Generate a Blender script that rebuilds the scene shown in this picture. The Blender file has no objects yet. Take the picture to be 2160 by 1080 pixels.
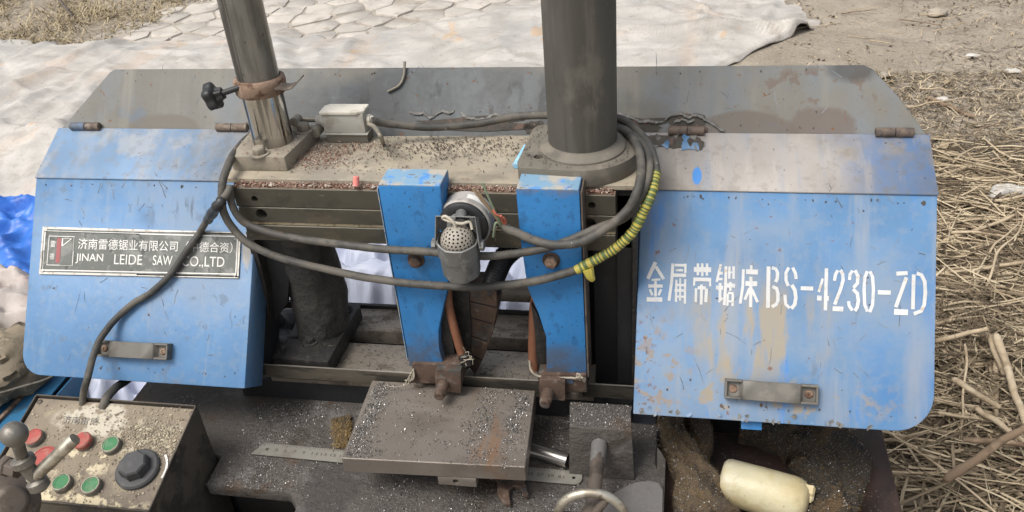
import bpy, bmesh, math, random
import numpy as np
from mathutils import Vector, Matrix, noise
random.seed(7)
V = Vector
PI = math.pi
UP = V((0, 0, 1))
R = math.radians
sc = bpy.context.scene
col = sc.collection

# ------------------------------------------------------------------ camera
YAW, PITCH, ROLL, FPX = R(-12.42), R(32.88), R(-4.88), 1850.0
CAM = V((0.372, -1.2549, 1.9159))
_f = V((math.sin(YAW)*math.cos(PITCH), math.cos(YAW)*math.cos(PITCH), -math.sin(PITCH)))
_r0 = V((math.cos(YAW), -math.sin(YAW), 0)); _u0 = _r0.cross(_f)
_r = math.cos(ROLL)*_r0 + math.sin(ROLL)*_u0
_u = -math.sin(ROLL)*_r0 + math.cos(ROLL)*_u0
cam = bpy.data.cameras.new('camera'); cam.sensor_width = 36; cam.lens = 36*FPX/2160
cam.clip_start = .02; cam.clip_end = 800
co = bpy.data.objects.new('camera', cam); col.objects.link(co)
co.matrix_world = Matrix(((_r.x, _u.x, -_f.x, CAM.x), (_r.y, _u.y, -_f.y, CAM.y), (_r.z, _u.z, -_f.z, CAM.z), (0, 0, 0, 1)))
sc.camera = co

# ------------------------------------------------------------------ light: bright overcast
SUN_EL, SUN_AZ = R(60), R(-138)          # azimuth from +Y towards +X
w = bpy.data.worlds.new('World'); sc.world = w; w.use_nodes = True
nt = w.node_tree; bg = nt.nodes['Background']
sky = nt.nodes.new('ShaderNodeTexSky'); sky.sky_type = 'NISHITA'; sky.sun_disc = False
sky.sun_elevation = SUN_EL; sky.sun_rotation = SUN_AZ
sky.air_density = 1.0; sky.dust_density = 6.0; sky.ozone_density = 1.0
hs = nt.nodes.new('ShaderNodeHueSaturation'); hs.inputs['Saturation'].default_value = .45
nt.links.new(sky.outputs[0], hs.inputs['Color']); nt.links.new(hs.outputs[0], bg.inputs[0])
bg.inputs[1].default_value = .15
sl = bpy.data.lights.new('sun', 'SUN'); sl.energy = 1.5; sl.angle = R(24); sl.color = (1, .98, .945)
so = bpy.data.objects.new('sun', sl); col.objects.link(so)
sd = V((math.sin(SUN_AZ)*math.cos(SUN_EL), math.cos(SUN_AZ)*math.cos(SUN_EL), math.sin(SUN_EL)))
so.rotation_euler = sd.to_track_quat('Z', 'Y').to_euler(); so.location = sd*20
vs = sc.view_settings; vs.view_transform = 'Standard'; vs.look = 'None'; vs.exposure = 0.36; vs.gamma = 1; vs.use_curve_mapping = False
sc.render.film_transparent = False

# ------------------------------------------------------------------ pixel (photo, 2160 wide) -> place
def ray(x, y):
    return (_f*FPX + _r*(x-1080) - _u*(y-540)).normalized()
def at(x, y, X=None, Y=None, Z=None):
    d = ray(x, y)
    if X is not None: t = (X-CAM.x)/d.x
    elif Y is not None: t = (Y-CAM.y)/d.y
    else: t = (Z-CAM.z)/d.z
    return CAM + d*t
TH = R(37)                                # tilt of the saw head
EF = V((0, math.sin(TH), math.cos(TH))); NF = V((0, -math.cos(TH), math.sin(TH))); PF = V((0, -.07, .797))
def FP(x, s, d=0.0):                      # place on the tilted head: along, up the face, out of the face
    return V((x, 0, 0)) + PF + EF*s + NF*d
def fs(px, py, d=0.0):
    q = PF + NF*d; dr = ray(px, py)
    p = CAM + dr*((q-CAM).dot(NF)/dr.dot(NF))
    return p.x, (p-q).dot(EF)

# ------------------------------------------------------------------ materials
def newmat(name):
    m = bpy.data.materials.new(name); m.use_nodes = True
    t = m.node_tree; b = t.nodes['Principled BSDF']
    return m, t, b
class NB:
    def __init__(s, t): s.t = t; s.co = t.nodes.new('ShaderNodeTexCoord').outputs['Object']
    def n(s, k, **kw):
        x = s.t.nodes.new(k)
        for a, v in kw.items(): setattr(x, a, v)
        return x
    def l(s, a, b): s.t.links.new(a, b)
    def mapped(s, sc_, loc=(0, 0, 0)):
        m = s.n('ShaderNodeMapping'); s.l(s.co, m.inputs[0])
        m.inputs['Scale'].default_value = sc_ if hasattr(sc_, '__len__') else (sc_,)*3
        m.inputs['Location'].default_value = loc
        return m.outputs[0]
    def noise(s, sc_, detail=4, rough=.55, loc=(0, 0, 0), dist=0):
        n = s.n('ShaderNodeTexNoise'); s.l(s.mapped(sc_, loc), n.inputs['Vector'])
        n.inputs['Scale'].default_value = 1; n.inputs['Detail'].default_value = detail; n.inputs['Roughness'].default_value = rough
        n.inputs['Distortion'].default_value = dist
        return n.outputs['Fac']
    def rng(s, v, lo, hi, a=0, b=1):
        m = s.n('ShaderNodeMapRange'); m.clamp = True; m.interpolation_type = 'SMOOTHSTEP' if lo < hi else 'LINEAR'
        s.l(v, m.inputs[0])
        for i, q in enumerate((lo, hi, a, b)): m.inputs[1+i].default_value = q
        return m.outputs[0]
    def math(s, op, a, b=None):
        m = s.n('ShaderNodeMath', operation=op)
        for i, q in enumerate((a, b)):
            if q is None: continue
            if isinstance(q, (int, float)): m.inputs[i].default_value = q
            else: s.l(q, m.inputs[i])
        return m.outputs[0]
    def ell(s, c, r, nz=.5, nsc=20, edge=.2):        # a stain with its own outline
        sub = s.n('ShaderNodeVectorMath', operation='SUBTRACT'); s.l(s.co, sub.inputs[0]); sub.inputs[1].default_value = c
        dv = s.n('ShaderNodeVectorMath', operation='DIVIDE'); s.l(sub.outputs[0], dv.inputs[0]); dv.inputs[1].default_value = r
        ln = s.n('ShaderNodeVectorMath', operation='LENGTH'); s.l(dv.outputs[0], ln.inputs[0])
        a = s.math('ADD', ln.outputs['Value'], s.math('MULTIPLY', s.math('SUBTRACT', s.noise(nsc, 5), .5), nz*2))
        m = s.n('ShaderNodeMapRange'); m.clamp = True; s.l(a, m.inputs[0])
        for i, q in enumerate((1, 1-edge, 0, 1)): m.inputs[1+i].default_value = q
        return m.outputs[0]
def M(name, base, rough=.6, metal=0.0, layers=(), bump=None, var=.12, vscale=6, spec=.4, rvar=0.0):
    """base colour with slow tone variation; layers = (colour, mask, amount[, roughness]); mask = ('n', scale, lo, hi[, detail, loc]) or ('e', centre, radii[, nz, nsc, edge])"""
    m, t, b = newmat(name); q = NB(t)
    mix = q.n('ShaderNodeMix', data_type='RGBA'); 
    mix.inputs[6].default_value = tuple(c*(1-var) for c in base)+(1,); mix.inputs[7].default_value = tuple(min(1, c*(1+var)) for c in base)+(1,)
    q.l(q.rng(q.noise(vscale, 5), .3, .7), mix.inputs[0])
    c = mix.outputs[2]; rg = None
    for i, L in enumerate(layers):
        masks = L[1] if isinstance(L[1], list) else [L[1]]
        f = None
        for k in masks:
            if k[0] == 'n':
                mk = q.rng(q.noise(k[1], k[4] if len(k) > 4 else 5, .6, k[5] if len(k) > 5 else (i*3.7, i*1.3, i*2.1)), k[2], k[3])
            else:
                mk = q.ell(k[1], k[2], *(k[3:] if len(k) > 3 else ()))
            f = mk if f is None else q.math('MULTIPLY', f, mk)
        f = q.math('MULTIPLY', f, L[2])
        x = q.n('ShaderNodeMix', data_type='RGBA'); q.l(f, x.inputs[0]); q.l(c, x.inputs[6]); x.inputs[7].default_value = tuple(L[0])+(1,)
        c = x.outputs[2]
        if len(L) > 3:
            y = q.n('ShaderNodeMix', data_type='FLOAT'); q.l(f, y.inputs[0])
            if rg is None: y.inputs[2].default_value = rough
            else: q.l(rg, y.inputs[2])
            y.inputs[3].default_value = L[3]; rg = y.outputs[0]
    q.l(c, b.inputs['Base Color'])
    if rg is not None: q.l(rg, b.inputs['Roughness'])
    elif rvar: q.l(q.rng(q.noise(25, 4), .25, .75, rough-rvar, rough+rvar), b.inputs['Roughness'])
    else: b.inputs['Roughness'].default_value = rough
    b.inputs['Metallic'].default_value = metal
    b.inputs['Specular IOR Level'].default_value = spec
    if bump:
        last = None
        for (bs, st, dist) in ([bump] if not isinstance(bump, list) else bump):
            bn = q.n('ShaderNodeBump'); bn.inputs['Strength'].default_value = st; bn.inputs['Distance'].default_value = dist
            q.l(q.noise(bs, 5, .6), bn.inputs['Height'])
            if last: q.l(last, bn.inputs['Normal'])
            last = bn.outputs[0]
        q.l(last, b.inputs['Normal'])
    return m
def Mattr(name, cols, rough=.75, metal=0.0, spec=.3):
    """colour picked piece by piece from a stored per-piece random number"""
    m, t, b = newmat(name); q = NB(t)
    a = q.n('ShaderNodeAttribute', attribute_name='rnd'); rp = q.n('ShaderNodeValToRGB')
    el = rp.color_ramp.elements
    while len(el) < len(cols): el.new(.5)
    for i, c in enumerate(cols): el[i].position = i/(len(cols)-1); el[i].color = tuple(c)+(1,)
    q.l(a.outputs['Fac'], rp.inputs[0]); q.l(rp.outputs[0], b.inputs['Base Color'])
    b.inputs['Roughness'].default_value = rough; b.inputs['Metallic'].default_value = metal; b.inputs['Specular IOR Level'].default_value = spec
    return m

DUST = (.36, .33, .285); TAN = (.40, .35, .27); RUST = (.16, .065, .025); DRUST = (.075, .035, .02); GREASE = (.013, .012, .012)
MT = {}
MT['cover_l'] = M('cover_blue', (.086, .195, .355), .42, 0, [
    ((.058, .178, .40), ('n', (4, 2, 2), .48, .66), .7), ((.17, .27, .40), ('n', (20, 2.2, 2.2), .50, .74, 6), .55, .6), (DUST, ('n', (30, 3, 2.2), .58, .80, 6), .45, .75), ((.21, .255, .31), ('n', 4.2, .5, .72), .55, .7),
    ((.18, .235, .30), ('n', 55, .48, .66, 6), .35), ((.11, .15, .20), ('n', 22, .60, .66, 6, (5, 2, 1)), .55, .7), ((.05, .075, .11), ('n', (30, 9, 9), .66, .71, 6), .6), ((.13, .10, .075), ('e', (-.70, .11, 1.03), (.30, .03, .012), .7, 20, .6), .5), ((.035, .045, .055), [('n', (40, 8, 8), .5, .6, 6), ('e', (-.62, .10, 1.07), (.10, .2, .035), .5, 20, .6)], .6),
    ((.30, .27, .22), ('e', (-.463, .085, 1.02), (.012, .05, .035)), .8)], bump=[(4, .25, .02), (160, .10, .001)], var=.1)
MT['cover_r'] = M('cover_blue_dusty', (.092, .196, .345), .45, 0, [
    ((.055, .178, .40), ('n', (4, 2, 2), .50, .68), .75), (DUST, ('n', (15, 2, 1.4), .46, .70, 6), .50, .75), ((.20, .25, .31), ('n', 3.6, .45, .66), .75, .7), ((.30, .28, .25), ('n', (34, 3, 2.4), .56, .74, 6), .45, .8), ((.055, .19, .46), ('n', (26, 4, 3), .60, .68, 5, (9, 4, 2)), .7),
    ((.19, .24, .30), ('n', 55, .48, .66, 6), .35),
    ((.31, .255, .165), [('n', (17, 4, 2.5), .47, .57), ('e', (.52, .04, .92), (.15, .2, .10), .45, 12, .5)], .8, .8), ((.11, .145, .19), ('n', (14, 5, 5), .62, .70, 6, (2, 7, 1)), .6),
    (RUST, ('n', 50, .67, .70, 4), .75, .8), ((.26, .19, .12), [('n', 40, .53, .60), ('e', (.345, -.03, .86), (.10, .2, .12), .45, 12, .7)], .7, .85), ((.30, .23, .13), [('n', 30, .52, .60), ('e', (.52, -.04, .83), (.30, .2, .05), .45, 12, .6)], .7, .85),
    (RUST, [('n', 90, .57, .62), ('e', (.32, -.03, .86), (.05, .2, .13), .45, 12, .7)], .7, .85)], bump=[(4, .25, .02), (160, .12, .001)], var=.1)
MT['flange_l'] = M('cover_flange_dusty_blue', (.165, .26, .39), .55, 0, [
    (DUST, ('n', (9, 3, 3), .42, .62, 6), .65, .8), ((.34, .345, .35), ('n', 7, .52, .60, 7), .6), ((.085, .22, .45), ('n', (6, 3, 3), .56, .70), .6), ((.20, .20, .19), ('n', 45, .50, .62, 6), .4), ((.08, .075, .07), ('n', 90, .68, .72, 3), .8), ((.12, .14, .17), ('n', 16, .62, .68, 6), .6)], bump=[(30, .15, .003)])
MT['flange_r'] = M('cover_flange_dusty_tan', (.325, .30, .275), .7, 0, [
    ((.085, .22, .46), [('n', 9, .40, .54), ('e', (.86, .24, 1.15), (.22, .4, .4), .5, 7, .5)], .75, .6), ((.20, .25, .32), ('n', (22, 3, 3), .50, .68, 6), .5), ((.25, .225, .19), ('n', 6, .46, .66), .7), ((.40, .37, .335), ('n', (30, 6, 6), .54, .68, 6), .5), ((.21, .19, .165), ('n', 50, .52, .64, 6), .4),
    ((.07, .23, .55), ('e', (.41, .21, 1.138), (.010, .03, .014), .06, 30, .2), 1, .4), ((.08, .07, .06), ('n', 100, .69, .72, 3), .8), ((.16, .14, .12), ('n', 14, .64, .70, 6), .6)], bump=[(40, .15, .002)])
MT['strip'] = M('back_plate_grey', (.145, .139, .119), .6, 0, [
    ((.145, .165, .180), ('n', (5, 3, 3), .48, .62, 6), .75), ((.09, .125, .175), ('n', 8, .60, .68, 6), .6), ((.215, .20, .165), ('n', (20, 2, 2), .50, .72, 6), .6), ((.13, .12, .105), ('n', (26, 2.5, 2.5), .58, .70, 6, (3, 1, 8)), .5),
    ((.060, .066, .068), ('e', (-.13, .33, 1.215), (.42, .2, .085), .6, 6, .3), .92, .5), ((.12, .135, .14), [('n', (16, 8, 8), .46, .60, 7), ('e', (-.10, .35, 1.235), (.32, .2, .06), .4, 9, .3)], .45), ((.03, .033, .034), [('n', (18, 7, 7), .54, .62, 7), ('e', (-.05, .34, 1.22), (.36, .2, .06), .4, 9, .4)], .8),
    ((.115, .095, .075), ('e', (.50, .30, 1.183), (.095, .2, .036), .38, 7, .14), .8), ((.12, .095, .08), ('e', (.635, .30, 1.183), (.070, .2, .045), .40, 9, .14), .8),
    ((.115, .10, .08), ('e', (-.70, .30, 1.185), (.09, .2, .026), .40, 8, .2), .75), (RUST, ('n', 60, .66, .69, 5), .8, .8), ((.12, .075, .05), [('n', 28, .55, .62, 6), ('e', (.62, .35, 1.25), (.16, .2, .05), .5, 9, .5)], .6), ((.04, .036, .032), ('n', 120, .70, .73, 3), .85), ((.075, .075, .07), ('n', (7, 4, 4), .66, .72, 6), .6),
    ((.05, .05, .047), ('e', (.69, .37, 1.28), (.06, .1, .022), .4, 12, .5), .8)], bump=[(5, .25, .02), (90, .18, .0015)])
MT['arm'] = M('guide_arm_blue', (.028, .168, .405), .48, 0, [((.06, .18, .36), ('n', (18, 6, 4), .50, .68, 6), .45, .65), ((.015, .07, .17), ('n', 26, .56, .66, 7), .35), 
    ((.03, .185, .45), ('n', 8, .5, .7), .7), ((.02, .08, .20), ('n', (40, 40, 25), .58, .66), .45), ((.02, .035, .05), ('n', 150, .64, .70, 3), .75),
    ((.085, .072, .055), [('n', 24, .28, .52), ('e', (.04, .02, .79), (.4, .3, .12), .5, 14, .6)], .9, .8), (RUST, ('n', 38, .72, .74), .8),
    ((.16, .12, .08), [('n', 15, .34, .55), ('e', (.17, .02, 1.225), (.09, .3, .028), .3, 14, .6)], .8)], bump=[(60, .2, .002), (9, .15, .01)])
MT['arm_top'] = M('guide_arm_top_worn', (.17, .29, .40), .6, 0, [
    ((.42, .36, .27), ('n', 26, .45, .6), .8), ((.06, .24, .58), ('n', 40, .55, .63), .8), ((.13, .10, .08), ('n', 70, .62, .68), .9)], bump=[(70, .4, .002)])
MT['topplate'] = M('dusty_plate', (.325, .283, .212), .8, 0, [((.15, .132, .105), ('n', (5, 7, 5), .50, .62, 7), .65), 
    ((.22, .20, .165), ('n', 7, .5, .66), .7), ((.44, .385, .29), ('n', 11, .52, .7), .6), ((.17, .09, .06), ('n', 50, .60, .68), .5), ((.06, .055, .05), ('n', 130, .66, .72, 3), .8)], bump=[(120, .3, .002)])
MT['block'] = M('dusty_steel_block', (.26, .23, .18), .75, .1, [((.14, .125, .10), ('n', 14, .5, .65), .7), ((.36, .31, .24), ('n', 20, .55, .7), .6), ((.15, .08, .05), ('n', 60, .62, .68), .5)], bump=[(110, .3, .002)])
MT['flange'] = M('column_flange', (.155, .14, .112), .75, .1, [((.09, .082, .07), ('n', 14, .5, .65), .7), ((.24, .21, .165), ('n', 18, .52, .7), .6)], bump=[(110, .35, .002)])
MT['col_r'] = M('column_dark_steel', (.082, .078, .067), .7, .1, [((.05, .047, .04), ('n', (26, 26, 1.6), .50, .64, 6), .6, .4), ((.15, .135, .105), ('n', (34, 34, 2.2), .56, .68, 6), .5, .75), ((.13, .08, .05), ('n', (20, 20, 3), .64, .70, 6), .5, .8), ((.04, .036, .03), ('n', (3, 3, 12), .58, .66, 6), .5), ((.07, .068, .06), ('n', (9, 9, 4), .5, .68), .6), ((.16, .148, .12), ('n', (12, 12, 7), .55, .7), .55), ((.045, .04, .035), ('n', (60, 60, 14), .64, .70), .5), ((.20, .18, .14), ('n', (160, 160, 50), .66, .72), .5)], bump=[(60, .12, .002)])
MT['col_l_up'] = M('column_grey_steel', (.24, .24, .225), .33, .8, [((.06, .055, .045), ('n', (48, 48, 1.8), .52, .62, 6), .75, .55), ((.15, .09, .05), ('n', (14, 14, 6), .60, .68, 6), .6, .8), ((.13, .12, .10), ('n', (30, 30, 5), .5, .66), .7, .6), ((.32, .31, .29), ('n', (40, 40, 6), .58, .7), .6), ((.12, .07, .04), ('n', 90, .66, .70), .8, .8)], bump=[(70, .12, .002)])  # vertical streaks paint reflections into the steel colour, along with grime and rust
MT['chrome'] = M('column_chrome', (.55, .54, .51), .18, 1, [((.17, .155, .125), ('n', (38, 38, 2.5), .50, .60, 6), .75, .5), ((.022, .021, .02), ('n', (56, 56, 3), .53, .59, 6), .9, .4), ((.30, .26, .20), ('e', (-.384, .16, 1.215), (.1, .1, .035), .6, 30, .5), .7, .7)], bump=[(70, .1, .001)])  # dark vertical streaks put reflections into the chrome's colour, mixed with dirt
MT['rustring'] = M('rusty_clamp', (.225, .155, .11), .85, .1, [(DRUST, ('n', 50, .5, .62), .8), ((.33, .25, .18), ('n', 30, .52, .66), .6)], bump=[(150, .6, .003)])
MT['bars'] = M('dark_steel_bar', (.082, .076, .058), .5, .35, [((.04, .042, .035), ('n', (12, 12, 20), .5, .68), .7), ((.14, .11, .075), ('n', (10, 30, 30), .56, .7), .6), ((.22, .17, .12), ('n', (40, 40, 120), .64, .7), .5), ((.35, .30, .22), ('n', 170, .70, .74, 3), .6)], bump=[(90, .15, .001)])
MT['baredge'] = M('bright_bar_edge', (.42, .36, .25), .45, .5, [((.15, .11, .07), ('n', 60, .5, .62), .7)])
MT['grease'] = M('greasy_black', (.022, .0205, .019), .5, 0, [((.035, .03, .026), ('n', 25, .5, .7), .8), ((.09, .08, .07), ('n', 60, .62, .70), .6, .9), ((.13, .125, .12), ('n', 220, .66, .72, 3), .7, .6)], bump=[(60, .6, .006), (200, .4, .002)])
MT['sleeve'] = M('greasy_sleeve', (.042, .040, .036), .75, 0, [((.06, .054, .045), ('n', 14, .48, .68), .8), ((.012, .011, .011), ('n', 20, .52, .66), .7), ((.15, .14, .13), ('n', 70, .66, .72), .5)], bump=[(30, .7, .01), (120, .5, .003)])
MT['black'] = M('black_plate', (.018, .0185, .020), .45, 0, [((.03, .03, .032), ('n', (20, 20, 7), .52, .7), .7), ((.10, .10, .105), ('n', 120, .68, .73, 3), .5)], bump=[(40, .4, .004)])
MT['bed'] = M('chip_covered_bed', (.085, .075, .065), .72, .1, [((.045, .041, .037), ('n', 6, .46, .62), .8), ((.20, .19, .18), ('n', 9, .52, .70), .6), ((.075, .045, .025), ('n', 13, .58, .68), .6), ((.05, .04, .03), ('n', (9, 5, 9), .58, .64, 6), .7, .35), ((.15, .145, .14), ('n', 150, .62, .70, 4), .5, .5)], bump=[(60, .8, .007), (200, .6, .003)])
MT['bed_pale'] = M('worn_bed_ledge', (.145, .138, .13), .65, .1, [((.09, .085, .08), ('n', 10, .5, .64), .7), ((.30, .29, .28), ('n', 200, .6, .7), .5)], bump=[(90, .4, .003)])
MT['rail'] = M('worn_steel_rail', (.27, .235, .19), .48, .45, [((.09, .07, .05), ('n', (14, 30, 14), .5, .64), .7, .65), ((.34, .29, .23), ('n', (8, 60, 8), .55, .7), .6), ((.11, .055, .025), ('n', (16, 5, 8), .58, .66), .7, .8), ((.03, .027, .025), ('n', 120, .62, .68), .7)], bump=[(90, .2, .001)])
MT['table'] = M('steel_table', (.205, .178, .150), .45, .4, [((.145, .122, .10), ('n', (6, 9, 9), .5, .66), .7), ((.26, .235, .20), ('n', (5, 14, 9), .54, .7), .6), ((.20, .105, .05), [('n', (16, 3, 9), .52, .64), ('e', (.06, -.08, .75), (.09, .2, .1), .4, 12, .6)], .7, .75), ((.06, .05, .045), ('n', 140, .66, .72, 3), .7)], bump=[((40, 220, 40), .12, .0006)])
MT['rusty'] = M('rusty_iron', (.090, .058, .042), .75, .2, [((.05, .06, .058), ('n', 22, .54, .62, 6), .7), ((.17, .145, .12), ('n', 60, .56, .66, 6), .6), ((.045, .028, .02), ('n', 30, .5, .64), .7), ((.20, .14, .10), ('n', 40, .55, .68), .6)], bump=[(120, .5, .002)])
MT['dirtsteel'] = M('grimy_steel', (.13, .105, .085), .6, .35, [((.05, .042, .035), ('n', 30, .5, .64), .7), ((.25, .21, .17), ('n', 40, .56, .68), .6)], bump=[(120, .3, .002)])
MT['blade'] = M('saw_blade_steel', (.16, .145, .12), .32, .75, [((.05, .045, .04), ('n', (14, 14, 60), .5, .64), .7, .6), ((.34, .31, .26), ('n', (6, 6, 120), .58, .7), .6)], bump=None)
MT['blade_edge'] = M('saw_blade_edge', (.55, .52, .46), .3, .8)
MT['bright'] = M('bright_steel', (.52, .48, .39), .38, .8, [((.20, .17, .13), ('n', (30, 30, 30), .46, .60, 6), .75, .6), ((.10, .07, .045), ('n', 70, .58, .66, 6), .7, .7)])
MT['balls'] = M('worn_cast_lever', (.20, .185, .16), .42, .55, [((.10, .09, .075), ('n', 30, .5, .64), .7, .55), ((.30, .28, .24), ('n', 60, .58, .68), .6)], bump=[(120, .2, .001)])
MT['hinge_a'] = M('hinge_rusty', (.14, .105, .08), .7, .1, [((.06, .05, .045), ('n', 40, .5, .6), .7), ((.26, .22, .17), ('n', 50, .56, .66), .6)], bump=[(120, .4, .002)])
MT['hinge_b'] = M('hinge_blue', (.09, .13, .19), .6, 0, [((.10, .08, .065), ('n', 40, .48, .6), .7), ((.22, .22, .22), ('n', 50, .56, .66), .6)], bump=[(120, .3, .002)])
MT['ruler'] = M('ruler_steel', (.31, .295, .255), .42, .45, [((.20, .18, .15), ('n', 30, .52, .66), .5), ((.40, .38, .34), ('n', (12, 60, 12), .55, .7), .5)])
MT['ink'] = M('engraved_ink', (.06, .055, .05), .7)
MT['panel'] = M('control_panel_dusty', (.215, .178, .13), .88, 0, [
    ((.165, .138, .108), ('n', 7, .46, .60), .8), ((.32, .275, .19), ('n', 12, .52, .68), .7), ((.46, .42, .335), [('n', 26, .42, .50, 6), ('e', (-.735, -.165, .785), (.085, .05, .08), .5, 12, .25)], .95),
    ((.44, .39, .29), [('n', 60, .53, .58, 6), ('e', (-.60, -.20, .775), (.09, .055, .08), .5, 14, .5)], .9), ((.58, .50, .33), [('n', 30, .48, .54, 6), ('e', (-.70, -.325, .735), (.20, .022, .06), .5, 14, .4)], .9),
    ((.55, .48, .33), [('n', 45, .52, .57, 6), ('e', (-.70, -.25, .755), (.10, .045, .06), .5, 14, .5)], .85), ((.14, .115, .09), ('n', 34, .60, .68), .7)], bump=[(30, .5, .004), (140, .5, .002)])
MT['boxside'] = M('control_box_grimy', (.078, .066, .052), .65, .1, [((.028, .025, .022), ('n', 14, .48, .64), .8), ((.11, .09, .065), ('n', 22, .55, .68), .7), ((.22, .21, .20), ('n', 190, .66, .71, 3), .7)], bump=[(90, .5, .003)])
MT['red'] = M('red_button', (.33, .065, .052), .6, 0, [((.30, .15, .11), ('n', 50, .46, .62), .7), ((.16, .12, .09), ('n', 90, .58, .66), .7)])
MT['green'] = M('green_button', (.045, .18, .070), .6, 0, [((.13, .22, .12), ('n', 50, .46, .62), .7), ((.16, .14, .10), ('n', 90, .58, .66), .7)])
MT['btnring'] = M('button_ring', (.34, .32, .25), .5, .5, [((.13, .12, .10), ('n', 60, .5, .62), .6)])
MT['btnbase'] = M('button_base', (.13, .12, .10), .75, 0, [((.25, .22, .17), ('n', 40, .5, .66), .7)])
MT['knob'] = M('black_plastic_knob', (.055, .055, .056), .55, 0, [((.11, .105, .095), ('n', 26, .48, .68), .7)])
MT['bakelite'] = M('black_bakelite', (.022, .023, .023), .42, 0, [((.05, .05, .045), ('n', 40, .52, .68), .6)])
MT['beige'] = M('switch_paint', (.70, .66, .56), .6, 0, [((.36, .32, .25), ('n', 30, .5, .66), .6), ((.62, .59, .52), ('n', 18, .5, .66), .5)], bump=[(100, .15, .001)])
MT['switchbody'] = M('switch_body_grey', (.44, .43, .38), .6, 0, [((.25, .22, .17), ('n', 30, .5, .66), .6)], bump=[(100, .15, .001)])
MT['lever'] = M('lever_grimy', (.27, .245, .195), .55, .4, [((.15, .13, .10), ('n', 40, .5, .64), .7)])
MT['cable'] = M('rubber_cable', (.050, .048, .043), .6, 0, [((.135, .122, .10), ('n', 14, .42, .62, 6), .75, .8), ((.09, .07, .05), ('n', 30, .56, .66, 6), .6, .8), ((.03, .03, .028), ('n', 40, .55, .66), .6), ((.5, .48, .45), ('n', 160, .735, .75, 2), .7)], bump=[(90, .3, .001)])
MT['tape_y'] = M('tape_yellow', (.42, .36, .07), .55, 0, [((.32, .25, .06), ('n', 30, .5, .66), .6)])
MT['tape_g'] = M('tape_green', (.10, .14, .045), .55, 0, [((.05, .06, .03), ('n', 40, .5, .66), .6)])
MT['copper'] = M('rusty_rubber_hose', (.19, .080, .042), .6, 0, [((.15, .06, .03), ('n', 30, .48, .64), .7), ((.25, .13, .075), ('n', 40, .56, .68), .6)], bump=[(90, .4, .002)])
MT['lampgrey'] = M('lamp_cast_grey', (.21, .21, .20), .48, .45, [((.09, .09, .085), ('n', 26, .48, .64), .7), ((.34, .33, .31), ('n', 40, .56, .66), .6)], bump=[(90, .4, .002)])
MT['lampwhite'] = M('lamp_base_pale', (.38, .36, .33), .6, .1, [((.20, .18, .16), ('n', 26, .5, .64), .7)], bump=[(90, .2, .001)])
MT['dome'] = M('perforated_dome', (.31, .285, .24), .6, .1, [((.25, .22, .18), ('n', 50, .5, .64), .6)])
MT['cord'] = M('pale_string', (.30, .265, .205), .9)
MT['cordp'] = M('lamp_string', (.46, .42, .34), .9)
MT['dark'] = M('hollow_shade', (.008, .008, .008), .9)  # near-black that stands in for shade inside holes and grooves
MT['nameplate'] = M('nameplate_etched', (.11, .115, .105), .5, .3, [((.21, .21, .195), ('n', (30, 30, 34), .48, .62, 7), .75), ((.04, .042, .04), ('n', 50, .57, .64, 7), .7), ((.28, .26, .23), ('n', 90, .62, .68), .5)])
MT['nprim'] = M('nameplate_rim', (.50, .48, .43), .4, .4, [((.25, .21, .17), ('n', 60, .5, .62), .6)])
MT['npwhite'] = M('nameplate_lettering', (.66, .65, .61), .5)
MT['npred'] = M('nameplate_red', (.27, .085, .085), .6)
MT['stencil'] = M('stencil_white', (.56, .56, .545), .7, 0, [((.42, .44, .46), ('n', 70, .52, .62), .6), ((.36, .27, .17), ('n', 45, .60, .68), .6)])
MT['handle'] = M('handle_grey', (.13, .122, .105), .5, .1, [((.20, .185, .155), ('n', 30, .5, .66), .6), ((.06, .055, .05), ('n', 26, .58, .68), .6)], bump=[(120, .2, .001)])
MT['tarp'] = M('dirty_pale_tarp', (.42, .395, .355), .6, 0, [((.345, .335, .31), ('n', (1.2, 1.6, 1.2), .42, .62), .7), ((.52, .49, .45), ('n', 2.3, .5, .68), .7), ((.43, .34, .265), ('n', (3.2, .9, 4), .56, .68, 6), .55), ((.48, .31, .16), ('n', (4, 1.4, 6), .635, .69, 6), .6), ((.30, .28, .25), ('n', (1.1, 5, 3), .54, .62, 7), .5), ((.53, .51, .47), ('n', (1.5, 6, 3), .58, .64, 7), .5), ((.24, .22, .19), ('n', 24, .58, .68, 6), .45), ((.30, .275, .235), ('n', (60, 60, 60), .55, .66, 3), .35), ((.27, .245, .205), ('n', 3.7, .56, .70), .6), ((.25, .22, .18), ('n', (2, 9, 5), .62, .70, 6), .5), ((.44, .40, .35), ('n', (14, 3, 10), .6, .7), .35)], bump=[(9, .25, .02), (40, .15, .004)])
MT['white'] = M('white_plastic_sheet', (.44, .47, .56), .45, 0, [((.38, .41, .52), ('n', 6, .46, .62), .6), ((.60, .62, .68), ('n', 4, .5, .66), .5)], bump=[(14, .2, .01)])
MT['bluetarp'] = M('blue_tarp', (.035, .15, .52), .4, 0, [((.10, .25, .66), ('n', 6, .5, .66), .6), ((.02, .07, .30), ('n', 9, .54, .66), .6)], bump=[(16, .35, .01)])
MT['pinkcloth'] = M('stained_white_cloth', (.42, .375, .34), .8, 0, [((.55, .36, .32), ('n', 7, .52, .66), .6), ((.40, .36, .32), ('n', 12, .56, .68), .6)], bump=[(16, .4, .01)])
MT['bin'] = M('blue_bin_paint', (.028, .125, .24), .45, 0, [((.05, .19, .34), ('n', 7, .5, .68), .6), ((.03, .06, .09), ('n', 15, .55, .68), .6), ((.13, .065, .035), ('n', 30, .64, .70), .8)], bump=[(30, .3, .004)])
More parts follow.
